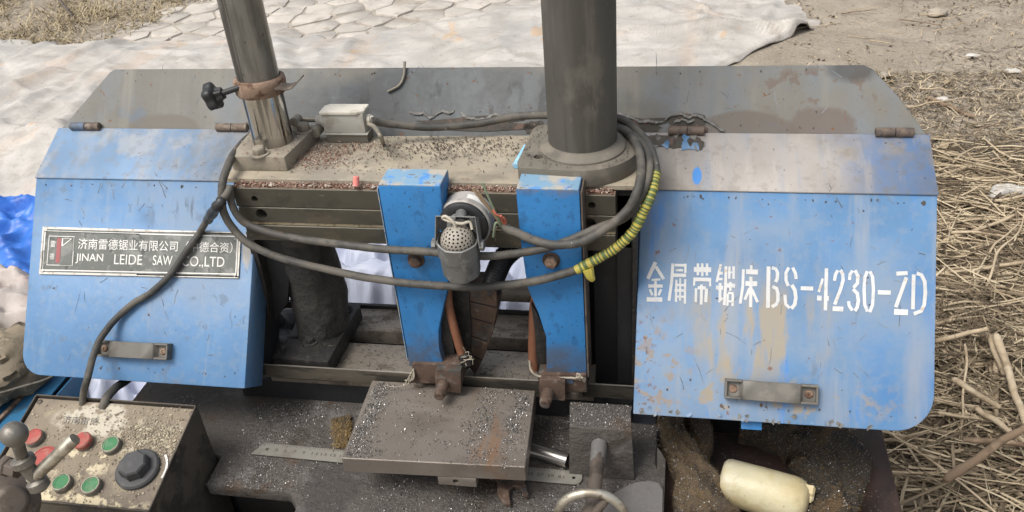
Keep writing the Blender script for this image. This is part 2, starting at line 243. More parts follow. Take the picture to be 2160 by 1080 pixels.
MT['sack'] = M('torn_paper_sack', (.20, .165, .115), .85, 0, [((.09, .075, .055), ('n', 16, .48, .62), .7), ((.36, .32, .22), ('n', 26, .58, .68), .7)], bump=[(30, .5, .006)])
MT['ground'] = M('dry_earth', (.285, .245, .19), .95, 0, [((.20, .168, .128), ('n', 1.1, .45, .65), .7), ((.055, .042, .029), [('e', (1.6, 1.3, .1), (1.1, 1.5, .6), .5, 2, .5), ('n', 9, .28, .48)], .95), ((.36, .315, .255), ('n', 2.3, .5, .7), .6), ((.14, .115, .085), ('n', 20, .56, .68), .6), ((.46, .41, .33), ('n', 60, .58, .68), .6)], bump=[(26, .7, .02), (110, .6, .006)])  # earth darkened under the brush pile: painted shade for its gaps
MT['paver'] = M('pale_paving_stone', (.43, .395, .345), .85, 0, [((.38, .35, .31), ('n', 4, .45, .65), .6), ((.50, .465, .41), ('n', 9, .55, .7), .6), ((.25, .21, .165), ('n', 9, .56, .68, 6), .6)], bump=[(22, .4, .01)])
MT['jsand'] = M('joint_sand', (.33, .295, .245), .95, 0, [((.24, .205, .165), ('n', 12, .48, .64), .6)], bump=[(60, .5, .006)])
MT['stone'] = M('field_stone', (.31, .27, .215), .85, 0, [((.25, .22, .18), ('n', 20, .48, .62), .6)], bump=[(40, .4, .006)])
MT['scrap'] = M('white_scrap', (.48, .465, .43), .7, 0, [((.40, .36, .30), ('n', 30, .45, .62), .8)], bump=[(40, .4, .006)])
MT['bottle'] = M('bottle_plastic', (.46, .42, .275), .42, 0, [((.40, .31, .15), ('n', (12, 7, 14), .46, .66, 6), .7), ((.57, .55, .45), ('n', 8, .5, .66), .5), ((.33, .27, .15), ('n', 40, .58, .68, 6), .35), ((.07, .055, .03), ('n', 60, .69, .72, 4), .85)], bump=[(16, .35, .012), (90, .1, .001)])
MT['rag'] = M('oily_rag', (.040, .034, .026), .95, 0, [((.13, .08, .035), ('n', 11, .55, .68), .8), ((.02, .018, .016), ('n', 15, .5, .64), .7), ((.13, .12, .11), ('n', 120, .62, .68), .5)], bump=[(45, 1, .016), (220, .8, .004)])
MT['ragbrown'] = M('brown_burlap_rag', (.085, .062, .038), .95, 0, [((.20, .13, .055), ('n', 10, .52, .64), .8), ((.035, .028, .022), ('n', 12, .48, .62), .75)], bump=[(60, .8, .008)])
MT['traybrown'] = M('rusty_tray', (.052, .032, .026), .55, .2, [((.022, .017, .015), ('n', 9, .46, .64), .8), ((.10, .06, .045), ('n', 14, .56, .68), .6), ((.16, .15, .14), ('n', 160, .67, .72, 3), .6)], bump=[(80, .3, .003)])
MT['base'] = M('machine_base_grimy', (.022, .026, .032), .6, 0, [((.02, .02, .02), ('n', 5, .4, .6), .8)], bump=[(40, .3, .004)])
MT['flake'] = M('peeling_paint', (.17, .165, .15), .7, 0, [((.10, .095, .085), ('n', 60, .45, .6), .7), ((.28, .26, .22), ('n', 90, .6, .66), .6)])
MT['bare'] = M('bare_dirty_primer', (.065, .058, .048), .85, 0, [((.16, .095, .07), ('n', 50, .52, .62), .6), ((.035, .03, .028), ('n', 40, .55, .66), .6)], bump=[(90, .5, .003)])
MT['chalk_b'] = M('blue_stub', (.24, .50, .70), .7, 0, [((.45, .60, .68), ('n', 60, .5, .62), .6)])
MT['chalk_r'] = M('red_stub', (.62, .20, .17), .7, 0, [((.66, .55, .50), ('n', 60, .5, .6), .8)])
MT['wire_r'] = M('wire_red', (.45, .13, .08), .6); MT['wire_g'] = M('wire_green', (.20, .25, .16), .6); MT['wire_y'] = M('wire_brown', (.28, .20, .12), .6)
MT['stick'] = M('dry_stalk_bark', (.42, .335, .225), .85, 0, [((.20, .145, .085), ('n', (9, 9, 9), .48, .64), .7), ((.52, .44, .31), ('n', 15, .54, .68), .7)], bump=[(70, .5, .004)])
MT['stickdark'] = M('dark_branch_bark', (.20, .14, .09), .85, 0, [((.10, .07, .045), ('n', 12, .48, .64), .7), ((.32, .24, .16), ('n', 18, .54, .68), .7)], bump=[(70, .5, .004)])
MT['leaf'] = M('dead_leaf', (.30, .235, .15), .85, 0, [((.18, .13, .08), ('n', 14, .5, .64), .7)])
MT['straw'] = Mattr('straw', [(.05, .037, .024), (.11, .083, .053), (.20, .155, .10), (.36, .29, .19), (.52, .435, .30)], .85)
MT['grass'] = Mattr('dry_grass', [(.10, .08, .05), (.25, .20, .12), (.38, .305, .185), (.47, .39, .25), (.20, .155, .095)], .85)
MT['swarf'] = Mattr('steel_swarf', [(.05, .047, .043), (.13, .125, .118), (.22, .215, .205), (.34, .33, .32), (.52, .51, .49)], .42, .7, .5)
MT['curl'] = Mattr('dark_curls', [(.035, .033, .03), (.07, .06, .05), (.14, .11, .09), (.10, .05, .035)], .55, .3)
MT['crumb'] = Mattr('rust_crumbs', [(.12, .055, .04), (.24, .13, .09), (.36, .23, .17), (.52, .45, .38), (.16, .09, .07)], .85)

# ------------------------------------------------------------------ mesh builder
class MB:
    def __init__(s): s.bm = bmesh.new()
    def quad(s, pts):
        return s.bm.faces.new([s.bm.verts.new(p) for p in pts])
    def hexa(s, a, b):                    # two matching 4-point rings
        s.loft([a, b], True, True); return s
    def loft(s, rings, cap0=True, cap1=True, closed=True):
        vr = [[s.bm.verts.new(p) for p in r] for r in rings]; n = len(rings[0])
        for i in range(len(vr)-1):
            for j in range(n if closed else n-1):
                k = (j+1) % n
                try: s.bm.faces.new((vr[i][j], vr[i][k], vr[i+1][k], vr[i+1][j]))
                except ValueError: pass
        if cap0: s.bm.faces.new(list(reversed(vr[0])))
        if cap1: s.bm.faces.new(vr[-1])
        return s
    def box(s, x0, x1, y0, y1, z0, z1):
        f = lambda z: [V((x0, y0, z)), V((x1, y0, z)), V((x1, y1, z)), V((x0, y1, z))]
        return s.loft([f(z0), f(z1)])
    def obox(s, c, ax, ay, az, hx, hy, hz):
        f = lambda k: [c+ax*(i*hx)+ay*(j*hy)+az*(k*hz) for i, j in ((-1, -1), (1, -1), (1, 1), (-1, 1))]
        return s.loft([f(-1), f(1)])
    def prism(s, pts, vec):
        pts = [V(p) for p in pts]; return s.loft([pts, [p+V(vec) for p in pts]])
    def frame(s, d):
        d = V(d).normalized(); a = d.orthogonal().normalized() if abs(d.z) > .95 else d.cross(V((0, 0, 1))).normalized()
        return a, d.cross(a).normalized(), d
    def cyl(s, p, q, r0, r1=None, seg=24, cap=True):
        p, q = V(p), V(q); r1 = r0 if r1 is None else r1; a, b, d = s.frame(q-p)
        f = lambda c, r: [c+(a*math.cos(2*PI*i/seg)+b*math.sin(2*PI*i/seg))*r for i in range(seg)]
        return s.loft([f(p, r0), f(q, r1)], cap, cap)
    def lathe(s, c, axis, prof, seg=32, cap=True, lobes=None):
        c = V(c); a, b, d = s.frame(axis)
        def ring(h, r): return [c+d*h+(a*math.cos(2*PI*i/seg)+b*math.sin(2*PI*i/seg))*(r*(1 if not lobes else lobes(2*PI*i/seg))) for i in range(seg)]
        return s.loft([ring(h, max(r, 1e-5)) for h, r in prof], cap, cap)
    def tube(s, pts, r, seg=10, rf=None, cap=True):
        pts = [V(p) for p in pts]; n = len(pts); rings = []; a = None
        for i, p in enumerate(pts):
            d = (pts[min(i+1, n-1)]-pts[max(i-1, 0)]).normalized()
            if a is None: a = d.orthogonal().normalized()
            a = (a-d*a.dot(d)).normalized(); b = d.cross(a); rr = r if rf is None else r*rf(i/(n-1))
            rings.append([p+(a*math.cos(2*PI*k/seg)+b*math.sin(2*PI*k/seg))*rr for k in range(seg)])
        return s.loft(rings, cap, cap)
    def sphere(s, c, r, u=24, v=14, sz=1.0):
        c = V(c); rings = []
        for i in range(1, v):
            t = PI*i/v; rings.append([c+V((math.sin(t)*math.cos(2*PI*j/u)*r, math.sin(t)*math.sin(2*PI*j/u)*r, -math.cos(t)*r*sz)) for j in range(u)])
        return s.loft(rings)
    def mesh(s, name, mat, bevel=0, smooth=True, ang=35, seg=2):
        bmesh.ops.remove_doubles(s.bm, verts=s.bm.verts[:], dist=1e-6)
        bmesh.ops.recalc_face_normals(s.bm, faces=s.bm.faces[:])
        if bevel:
            ed = [e for e in s.bm.edges if len(e.link_faces) == 2 and e.calc_face_angle(0) > R(18)]
            bmesh.ops.bevel(s.bm, geom=ed, offset=bevel, segments=seg, profile=.6, affect='EDGES', clamp_overlap=True)
        me = bpy.data.meshes.new(name); s.bm.to_mesh(me); s.bm.free()
        if mat: me.materials.append(MT[mat])
        if smooth:
            me.shade_smooth(); me.set_sharp_from_angle(angle=R(ang))
        return me
    def build(s, name, mat, parent=None, bevel=0, smooth=True, ang=35, seg=2):
        return link(name, s.mesh(name, mat, bevel, smooth, ang, seg), parent)
def link(name, me, parent=None):
    o = bpy.data.objects.new(name, me); col.objects.link(o)
    if parent is not None:
        o.parent = parent; o.matrix_parent_inverse = WM[parent.name].inverted() if parent.name in WM else Matrix.Identity(4)
    return o
WM = {}
def thing(name, label, cat, loc=(0, 0, 0), group=None):
    o = bpy.data.objects.new(name, None); col.objects.link(o); o.location = loc; o.empty_display_size = .05
    WM[o.name] = Matrix.Translation(V(loc)); o['label'] = label; o['category'] = cat
    if group: o['group'] = group
    return o
def tag(o, label, cat, group=None, kind=None):
    o['label'] = label; o['category'] = cat
    if group: o['group'] = group
    if kind: o['kind'] = kind
    return o
def cut(o, cutters):                      # drill real holes
    for mb in cutters:
        c = mb.build('cutter', None); md = o.modifiers.new('b', 'BOOLEAN'); md.operation = 'DIFFERENCE'; md.object = c; md.solver = 'EXACT'
        bpy.context.view_layer.update()
        me = bpy.data.meshes.new_from_object(o.evaluated_get(bpy.context.evaluated_depsgraph_get()))
        o.modifiers.clear(); me.materials.clear(); me.materials.append(o.data.materials[0]); old = o.data; o.data = me; bpy.data.meshes.remove(old)
        bpy.data.objects.remove(c)
        me.shade_smooth(); me.set_sharp_from_angle(angle=R(35))
def spline(pts, n=8):
    P = [V(p) for p in pts]; P = [P[0]*2-P[1]]+P+[P[-1]*2-P[-2]]; out = []
    for i in range(1, len(P)-2):
        for k in range(n):
            t = k/n; a, b, c, d = P[i-1:i+3]
            out.append(.5*((2*b)+(c-a)*t+(2*a-5*b+4*c-d)*t*t+(3*b-a-3*c+d)*t**3))
    out.append(P[-2]); return out
def fbm(p, o=4): return noise.fractal(V(p), 1.0, 2.0, o)
def strokes(mb, polylines, wid, place):   # flat painted strokes, place(px,py)->point
    for pl in polylines:
        wd = wid
        if isinstance(pl[0], (int, float)): wd = pl[0]; pl = pl[1:]
        n = len(pl)
        L = []; Rr = []
        for i, (x, y) in enumerate(pl):
            x0, y0 = pl[max(0, i-1)]; x1, y1 = pl[min(n-1, i+1)]
            dx, dy = x1-x0, y1-y0; l = math.hypot(dx, dy) or 1; nx, ny = -dy/l*wd/2, dx/l*wd/2
            L.append(place(x+nx, y+ny)); Rr.append(place(x-nx, y-ny))
        for i in range(n-1): mb.quad([L[i], L[i+1], Rr[i+1], Rr[i]])
def textmesh(body, offset=0.0):
    c = bpy.data.curves.new('t', 'FONT'); c.body = body; c.size = 1; c.offset = offset; c.fill_mode = 'BOTH'
    o = bpy.data.objects.new('t', c); col.objects.link(o); bpy.context.view_layer.update()
    me = bpy.data.meshes.new_from_object(o.evaluated_get(bpy.context.evaluated_depsgraph_get()))
    bpy.data.objects.remove(o); bpy.data.curves.remove(c); return me
def place_text(name, body, mat, parent, f, offset=0.0):
    """f(u, v): u,v in 0..1 over the text's own box -> point"""
    me = textmesh(body, offset); xs = [v.co.x for v in me.vertices]; ys = [v.co.y for v in me.vertices]
    x0, x1, y0, y1 = min(xs), max(xs), min(ys), max(ys)
    for v in me.vertices: v.co = f((v.co.x-x0)/(x1-x0), (v.co.y-y0)/(y1-y0))
    me.materials.clear(); me.materials.append(MT[mat]); return link(name, me, parent)
def pieces(name, mat, items, parent=None):
    """many tiny strips as one mesh: items = (list of quads/tris as point lists, rnd)"""
    vs_, fs_, rn = [], [], []
    for polys, q in items:
        for pl in polys:
            i = len(vs_); vs_ += [tuple(p) for p in pl]; fs_.append(tuple(range(i, i+len(pl)))); rn += [q]*len(pl)
    me = bpy.data.meshes.new(name); me.from_pydata(vs_, [], fs_); a = me.attributes.new('rnd', 'FLOAT', 'POINT'); a.data.foreach_set('value', rn)
    me.materials.append(MT[mat]); return link(name, me, parent)
def rv(): return V((random.uniform(-1, 1), random.uniform(-1, 1), random.uniform(-1, 1))).normalized()
def chip(p, n, l, wdt, curl=.5):          # a short bent strip lying on a surface
    n = V(n); t = rv(); t = (t-n*t.dot(n)).normalized(); t = (t+n*random.uniform(-.15, .5)).normalized(); b = n.cross(t).normalized()
    p = V(p)+n*.0008; up = n*l*curl
    a0, a1 = p-t*l/2, p+t*l/2; m = p+up*.5; hw = b*wdt/2
    return [[a0-hw, m-hw, m+hw, a0+hw], [m-hw, a1-hw, a1+hw, m+hw]]

# ================================================================== GROUND AND SURROUNDINGS
def hump(x, y):                            # brush pile to the right of the saw
    return .16*math.exp(-((x-1.45)/.5)**2-((y-1.0)/.75)**2)
def gz(x, y):
    return .85*hump(x, y)+.02*fbm((x*.9, y*.9, 0), 3)+.008*fbm((x*5, y*5, 3), 3)
xs = [-300, -80, -30, -14]+[-8+i*.09 for i in range(145)]+[6, 9, 16, 40, 120, 300]
ys = [-60, -20, -6]+[-2+i*.09 for i in range(112)]+[9, 12, 18, 40, 120, 400]
bm = bmesh.new(); gv = [[bm.verts.new((x, y, gz(x, y) if -9 < x < 6 and -3 < y < 9 else 0)) for x in xs] for y in ys]
for j in range(len(ys)-1):
    for i in range(len(xs)-1): bm.faces.new((gv[j][i], gv[j][i+1], gv[j+1][i+1], gv[j+1][i]))
me = bpy.data.meshes.new('ground'); bm.to_mesh(me); bm.free(); me.materials.append(MT['ground']); me.shade_smooth()
g = link('ground', me); g['kind'] = 'structure'; g['label'] = 'bare dry earth around and behind the saw'

# paving of irregular pale stones behind the tarp
pv = bpy.data.objects.new('pavement', None); col.objects.link(pv); pv['kind'] = 'structure'; pv['label'] = 'irregular pale stone paving beyond the tarp'
rp = random.Random(11); seeds = []
for i in range(6000):
    p = (rp.uniform(-4.1, .2), rp.uniform(3.9, 5.9))
    if all(((p[0]-q[0])*.8)**2+((p[1]-q[1])*1.15)**2 > .165**2 for q in seeds): seeds.append(p)
def clip(poly, a, b):                     # keep the side nearer to a
    m = ((a[0]+b[0])/2, (a[1]+b[1])/2); nx, ny = b[0]-a[0], b[1]-a[1]; out = []
    f = lambda p: (p[0]-m[0])*nx+(p[1]-m[1])*ny
    for i in range(len(poly)):
        p, q = poly[i], poly[(i+1) % len(poly)]; fp, fq = f(p), f(q)
        if fp <= 0: out.append(p)
        if fp*fq < 0: t = fp/(fp-fq); out.append((p[0]+(q[0]-p[0])*t, p[1]+(q[1]-p[1])*t))
    return out
npv = 0
mb = MB(); mb.loft([[V((-4.4+i*.1, 4.0+j*.1, gz(-4.4+i*.1, 4.0+j*.1)+.006)) for i in range(46) if True] for j in range(21)], False, False, False)
for f in [f for f in mb.bm.faces if f.calc_center_median().x < -3.80+(f.calc_center_median().y-4.2)*.30]: mb.bm.faces.remove(f)
mb.build('joint_sand', 'jsand', pv, ang=180)
for a in seeds:
    if not (-3.75+(a[1]-4.2)*.30 < a[0] < -.1): continue
    poly = [(a[0]-.5, a[1]-.5), (a[0]+.5, a[1]-.5), (a[0]+.5, a[1]+.5), (a[0]-.5, a[1]+.5)]
    for b in seeds:
        if b is not a and abs(b[0]-a[0]) < 1 and abs(b[1]-a[1]) < 1: poly = clip(poly, a, b)
    cx = sum(p[0] for p in poly)/len(poly); cy = sum(p[1] for p in poly)/len(poly)
    if len(poly) < 3: continue
    sh = []
    for p in poly:
        d = math.hypot(p[0]-cx, p[1]-cy); k = max(.5, 1-rp.uniform(.004, .018)/d) if d > 0 else 1
        sh.append((cx+(p[0]-cx)*k+rp.uniform(-.008, .008), cy+(p[1]-cy)*k+rp.uniform(-.008, .008)))
    z = gz(cx, cy)+.012+rp.uniform(-.003, .004); mb = MB(); tx, ty = rp.uniform(-.02, .02), rp.uniform(-.02, .02)
    mb.loft([[V((x, y, z-.05)) for x, y in sh], [V((x, y, z-.005)) for x, y in sh], [V((cx+(x-cx)*.975, cy+(y-cy)*.975, z+(x-cx)*tx+(y-cy)*ty)) for x, y in sh]])
    mb.build('paving_stone', 'paver', pv, ang=60)

# the pale tarp on the ground behind the saw
def sheet(name, mat, outline_fn, nu, nv, amp, scale, zbase, seed=0, folds=(), th=.004, parent=None, ridge=()):
    rows = []
    for j in range(nv+1):
        v = j/nv; row = []
        for i in range(nu+1):
            u = i/nu; x, y, z0 = outline_fn(u, v)
            e = min(u, 1-u, v, 1-v); k = min(1, e*9+.12)
            z = z0+zbase*min(1, e*40+.05)+amp*k*(.55+.9*fbm((x*scale+seed, y*scale, seed), 4))
            for (rs, ra) in ridge:
                nz = noise.noise(V((x*rs+seed, y*rs*1.1, seed*.7)))+.35*noise.noise(V((x*rs*2.3, y*rs*2.3+seed, 2)))
                z += ra*k*(1-min(1, abs(nz)*3.2))**1.6
            for (ang, fr, am) in folds:
                t = x*math.cos(ang)+y*math.sin(ang)+.25*fbm((x*1.3, y*1.3, seed+5), 2)
                z += am*k*(1-abs(math.sin(t*fr)))**3
            row.append(V((x+.03*fbm((x*3, y*3, seed+9), 2), y+.03*fbm((x*3, y*3, seed+19), 2), z)))
        rows.append(row)
    b = MB(); b.loft(rows, False, False, False)
    o = b.build(name, mat, parent, ang=180)
    md = o.modifiers.new('thickness', 'SOLIDIFY'); md.thickness = th; md.offset = -1
    return o
def crease(o, n, lmin, lmax, wmin, wmax, hmin, hmax, seed, ang=None, top=0):
    """press n sharp straight folds into a sheet"""
    rc = random.Random(seed); me = o.data; c = np.empty(len(me.vertices)*3); me.vertices.foreach_get('co', c); c = c.reshape(-1, 3)
    for i in range(n):
        k = rc.randrange(len(c)); a = rc.uniform(0, PI) if ang is None else rc.gauss(ang, .5); L = rc.uniform(lmin, lmax); wd = rc.uniform(wmin, wmax); h = rc.uniform(hmin, hmax)*rc.choice((1, 1, 1, -.7))
        dx, dy = c[:, 0]-c[k, 0], c[:, 1]-c[k, 1]; t = dx*math.cos(a)+dy*math.sin(a); q = -dx*math.sin(a)+dy*math.cos(a)+.12*t*t/L*rc.uniform(-1, 1)
        side = np.where(q > 0, 1.0, rc.uniform(1.5, 3.5))
        c[:, 2] += h*np.clip(1-np.abs(q)*side/wd, 0, 1)*np.clip(1-(t/L)**2, 0, 1)
    if top: c[:, 2] = np.where(c[:, 2] > top, top+.10*np.tanh((c[:, 2]-top)/.10), c[:, 2])
    me.vertices.foreach_set('co', c.ravel()); me.update()
def lerp(a, b, t): return a+(b-a)*t
def pwl(pts, x):
    for (x0, y0), (x1, y1) in zip(pts, pts[1:]):
        if x <= x1: return lerp(y0, y1, max(0, (x-x0)/(x1-x0)))
    return pts[-1][1]
FAR = [(-7, 4.5), (-4.5, 4.28), (-3.9, 4.15), (-3.4, 4.2), (-2.6, 4.18), (-1.8, 4.25), (-1.2, 4.6), (-.7, 5.0), (.2, 5.3), (.9, 5.15), (1.28, 4.55), (1.5, 4.4)]
NEAR = [(-7, 2.5), (-3.0, 2.02), (-2.75, 1.9), (-2.5, 2.05), (-2.2, 1.7), (-1, 1.6), (0, 2.2), (.35, 3.2), (.65, 3.72), (1.28, 4.42), (1.5, 4.4)]
def tarp_fn(u, v):
    x = lerp(-7, 1.30, u); jit = .05*fbm((x*4, v*3, 2), 3)
    return x, lerp(pwl(NEAR, x), pwl(FAR, x), v)+jit*(1 if v in (0, 1) else .3), gz(x, lerp(pwl(NEAR, x), pwl(FAR, x), v))
t = sheet('ground_tarp', 'tarp', tarp_fn, 360, 160, .016, 1.2, .02, 3, ((.5, 2.6, .022), (1.9, 3.3, .016)), .002, None, ((.8, .030), (2.2, .009)))
crease(t, 190, .20, 1.2, .025, .12, .006, .028, 5); crease(t, 26, .4, 1.6, .10, .25, .02, .05, 15)
tag(t, 'dirty beige tarp with orange stains spread on the ground behind the saw', 'tarp')

# white sheet heaped behind the machine, seen through its frame
def heap_fn(x0, x1, y0, y1, h, seed, lean=0):
    def f(u, v):
        x = lerp(x0, x1, u)+.04*math.sin(v*7+seed); y = lerp(y0, y1, v)+.04*math.sin(u*8+seed)
        b = (math.sin(PI*min(1, max(0, u)))**.5)*(math.sin(PI*v)**.6)
        c = abs(fbm((x*5+seed, y*5, seed), 2)); d = abs(fbm((x*9, y*9+seed, seed*2), 2))
        return x, y, h*b*(.75+.25*v*lean)-.26*h*c*b-.12*h*d*b
    return f
t = sheet('white_sheet', 'white', heap_fn(-1.5, .35, .62, 1.62, .34, 4.2, 1), 200, 120, .03, 7, .03, 8, ((.9, 9, .05), (2.2, 11, .045)), .002, None, ((3.0, .24), (6, .13)))
crease(t, 320, .06, .40, .025, .12, .03, .10, 6, None, .40)
tag(t, 'crumpled white plastic sheet heaped behind the saw frame opening', 'plastic sheet')
t = sheet('white_sheet', 'white', heap_fn(-1.45, -.82, .16, .78, .50, 7.7), 90, 90, .03, 9, .03, 18, ((.4, 14, .05), (2.0, 12, .05)), .002, None, ((4, .04),))
crease(t, 120, .05, .30, .02, .10, .015, .05, 7)
tag(t, 'white plastic bundle on the ground under the left blade cover', 'plastic sheet')
t = sheet('blue_tarp', 'bluetarp', heap_fn(-3.5, -1.62, .95, 2.02, .03, 2.4), 150, 110, .015, 3, .01, 28, ((.3, 5, .02),), .002, None, ())
crease(t, 130, .15, .9, .03, .14, .008, .035, 8)
tag(t, 'bright blue tarp lying under the edge of the beige tarp', 'tarp')
t = sheet('stained_cloth', 'pinkcloth', heap_fn(-2.9, -1.75, 1.0, 1.30, .06, 5.9), 90, 50, .02, 7, .05, 38, ((.3, 12, .02),), .002, None, ())
crease(t, 90, .08, .4, .02, .08, .008, .03, 9)
tag(t, 'white cloth with pink stains bunched on the blue tarp', 'cloth')

# ================================================================== THE BAND SAW
saw = thing('band_saw', 'blue double column metal band saw with two hinged blade covers, grimy and worn', 'band saw', (0, .1, 0))
X0, X1 = -.949, .820

# --- back plate (grey strip the covers hinge on)
o = MB()
ol = [(-.945, .512), (-.945, .528), (-.838, .652), (-.826, .658), (.706, .658), (.722, .650), (.768, .598), (.817, .528), (.817, .512), (.80, .44), (-.93, .44)]
o.prism([FP(x, s, -.060) for x, s in ol], NF*-.008)
backp = o.build('back_plate', 'strip', saw, .0012, seg=1)
# peeling paint on the back plate: dark bared patches and curled flakes
def blob(mb, cx, cs, rx, rs, d, seed, n=26, jag=.35):
    pts = []
    for i in range(n):
        a = 2*PI*i/n; k = 1+jag*fbm((math.cos(a)*1.7+seed, math.sin(a)*1.7, seed), 4)*1.6
        pts.append(FP(cx+math.cos(a)*rx*k, cs+math.sin(a)*rs*k, d))
    mb.prism(pts, NF*-.0012)
for (px, py, rx, rs, sd_) in ((1000, 262, .125, .013, 1), (1130, 268, .03, .014, 2), (1350, 262, .055, .014, 3), (1455, 262, .045, .020, 4)):
    x, s = fs(px, py, -.058); mb = MB(); blob(mb, x, s, rx, rs, -.0585, sd_); mb.build('bared_patch', 'bare', backp)
def flake(mb, x, s, d, l, wd, a, curl, on=FP):
    ca, sa = math.cos(a), math.sin(a); rows = []
    for i in range(5):
        t = i/4; r_ = []
        for j in (0, 1, 2):
            u = (j-1)*wd*(1-.55*t)*(1+.25*fbm((x*90+i, s*90+j, 1), 2)); vv = l*t*(1-.3*curl*t)
            r_.append(on(x+u*ca-vv*sa, s+u*sa+vv*ca, d+curl*l*t*t*.8))
        rows.append(r_)
    mb.loft(rows, False, False, False)
rf = random.Random(3)
def peel(pts, parent, wd=.004, curl=.004, on=None):
    """the lifted, curled lip of the paint along a torn edge"""
    n = 5*(len(pts)-1)+1; q = []
    for i in range(len(pts)-1):
        for k in range(5): q.append((lerp(pts[i][0], pts[i+1][0], k/5)+rf.uniform(-1.5, 1.5), lerp(pts[i][1], pts[i+1][1], k/5)+rf.uniform(-1.2, 1.2)))
    q.append(pts[-1]); rows = []
    for i, (px, py) in enumerate(q):
        x, s = fs(px, py, -.058); k = (.35+.65*rf.random())*min(1, i*.4+.1, (len(q)-1-i)*.4+.1)
        rows.append([FP(x, s+.0035, -.0597), FP(x, s+.0012, -.0590+curl*.25*k), FP(x, s-.001-wd*.35*k, -.0590+curl*.7*k), FP(x+rf.uniform(-.001, .001), s-.001-wd*.7*k, -.0590+curl*k)])
    mb = MB(); mb.loft(rows, False, False, False); f = mb.build('paint_flake', 'flake', parent, ang=80); md = f.modifiers.new('t', 'SOLIDIFY'); md.thickness = .0006
def lerp(a, b, t): return a+(b-a)*t
peel([(862, 236), (880, 240), (892, 237), (903, 246), (916, 248)], backp)
peel([(916, 246), (926, 236), (934, 233), (946, 238), (958, 235)], backp)
peel([(972, 238), (984, 248), (1004, 250), (1024, 250), (1046, 240), (1066, 248)], backp)
peel([(1304, 240), (1330, 246), (1352, 256), (1366, 253), (1384, 258), (1400, 254)], backp, .006, .006)
peel([(1402, 252), (1416, 240), (1436, 238), (1452, 246), (1470, 240), (1490, 252), (1506, 262), (1530, 278)], backp, .006, .006)
peel([(1420, 258), (1440, 250), (1452, 256), (1468, 252)], backp, .005, .007)
# --- hinged covers
def cover(x0, x1, rc, corner, mat, fmat):
    arc = []
    if corner == 'l':
        arc = [(x0+rc-rc*math.sin(t), rc-rc*math.cos(t)) for t in [i*PI/2/8 for i in range(9)]]; ring = list(reversed(arc))+[(x1, 0)]
    else:
        arc = [(x1-rc+rc*math.sin(t), rc-rc*math.cos(t)) for t in [i*PI/2/8 for i in range(9)]]; ring = [(x0, 0)]+arc
    F_ = [FP(x, s) for x, s in ring]+[FP(x1, .412), FP(x0, .412)]
    D = .075 if corner == 'l' else .07
    B_ = [FP(x, s, -D) for x, s in ring]+[FP(x1, .520, -.062), FP(x0, .520, -.062)]
    mb = MB(); n = len(F_); fv = [mb.bm.verts.new(p) for p in F_]; bv = [mb.bm.verts.new(p) for p in B_]
    mb.bm.faces.new(fv)
    for i in range(n):
        k = (i+1) % n
        if i == n-2: continue             # the flange is a piece of its own look
        mb.bm.faces.new((fv[i], fv[k], bv[k], bv[i]))
    c = mb.build('blade_cover', mat, saw, .003, ang=40)
    md = c.modifiers.new('sheet', 'SOLIDIFY'); md.thickness = .0025; md.offset = -1
    mb = MB(); e = .0003
    # rolled bend: front lip, then the slanted flange
    prof = [(.4095, .0004), (.4118, .0003), (.4145, -.0006), (.418, -.0022), (.526, -.0575), (.527, -.0605)]
    mb.loft([[FP(x0-e, s, d), FP(x1+e, s, d)] for s, d in prof], False, False, False)
    f = mb.build('cover_flange', fmat, c, ang=50); md = f.modifiers.new('sheet', 'SOLIDIFY'); md.thickness = .002; md.offset = 1
    return c
cl = cover(X0, -.449, .045, 'l', 'cover_l', 'flange_l'); cl['label'] = 'blade cover carrying the etched name plate'
cr = cover(.310, X1, .065, 'r', 'cover_r', 'flange_r'); cr['label'] = 'blade cover with white stencilled lettering'
# hinges
for (xa, xb, c) in ((-.916, -.880, cl), (-.879, -.847, cl), (-.575, -.540, cl), (-.539, -.505, cl), (.355, .390, cr), (.391, .422, cr), (.727, .760, cr), (.761, .792, cr)):
    mb = MB(); mb.cyl(FP(xa, .531, -.052), FP(xb, .531, -.052), .0088, seg=16); mb.box(0, 0, 0, 0, 0, 0) if 0 else None
    mb.build('hinge', 'hinge_a' if (round(xa*1000) % 2) else 'hinge_b', c, .001, seg=1)
# handles
def handle(cx, cs, L, wd, tilt, c):
    ca, sa = math.cos(tilt), math.sin(tilt)
    def P(u, v, d): return FP(cx+u*ca-v*sa, cs+u*sa+v*ca, d)
    h = L/2; prof = [(-h, .002), (-h+.002, .009), (-h+.024, .009), (-h+.030, .020), (-h*.3, .024), (h*.3, .024), (h-.030, .020), (h-.024, .009), (h-.002, .009), (h, .002)]
    rings = [[P(u, -wd/2, d), P(u, wd/2, d), P(u, wd/2, max(-.001, d-.008)), P(u, -wd/2, max(-.001, d-.008))] for u, d in prof]
    mb = MB(); mb.loft(rings)
    for sgn in (-1, 1):                    # raised rims at the recessed ends
        for v in (-1, 1): mb.obox(P(sgn*(h-.014), v*(wd/2-.002), .010), V((ca, 0, 0))+EF*sa, EF*ca-V((sa, 0, 0)), NF, .0145, .0022, .010)
        mb.obox(P(sgn*(h-.0015), 0, .010), V((ca, 0, 0))+EF*sa, EF*ca-V((sa, 0, 0)), NF, .002, wd/2-.001, .009)
    mb.build('handle', 'handle', c, .0009, seg=1)
    for sgn in (-1, 1):
        mb = MB(); mb.lathe(P(sgn*(h-.014), 0, .007), NF, [(0, .0075), (.003, .0075), (.0045, .006), (.0046, .003), (.003, .0025), (.003, 0)], 16); mb.build('screw', 'rustring', c)
handle(-.689, .064, .158, .032, R(.3), cl); handle(.5485, .056, .157, .034, R(-.8), cr)
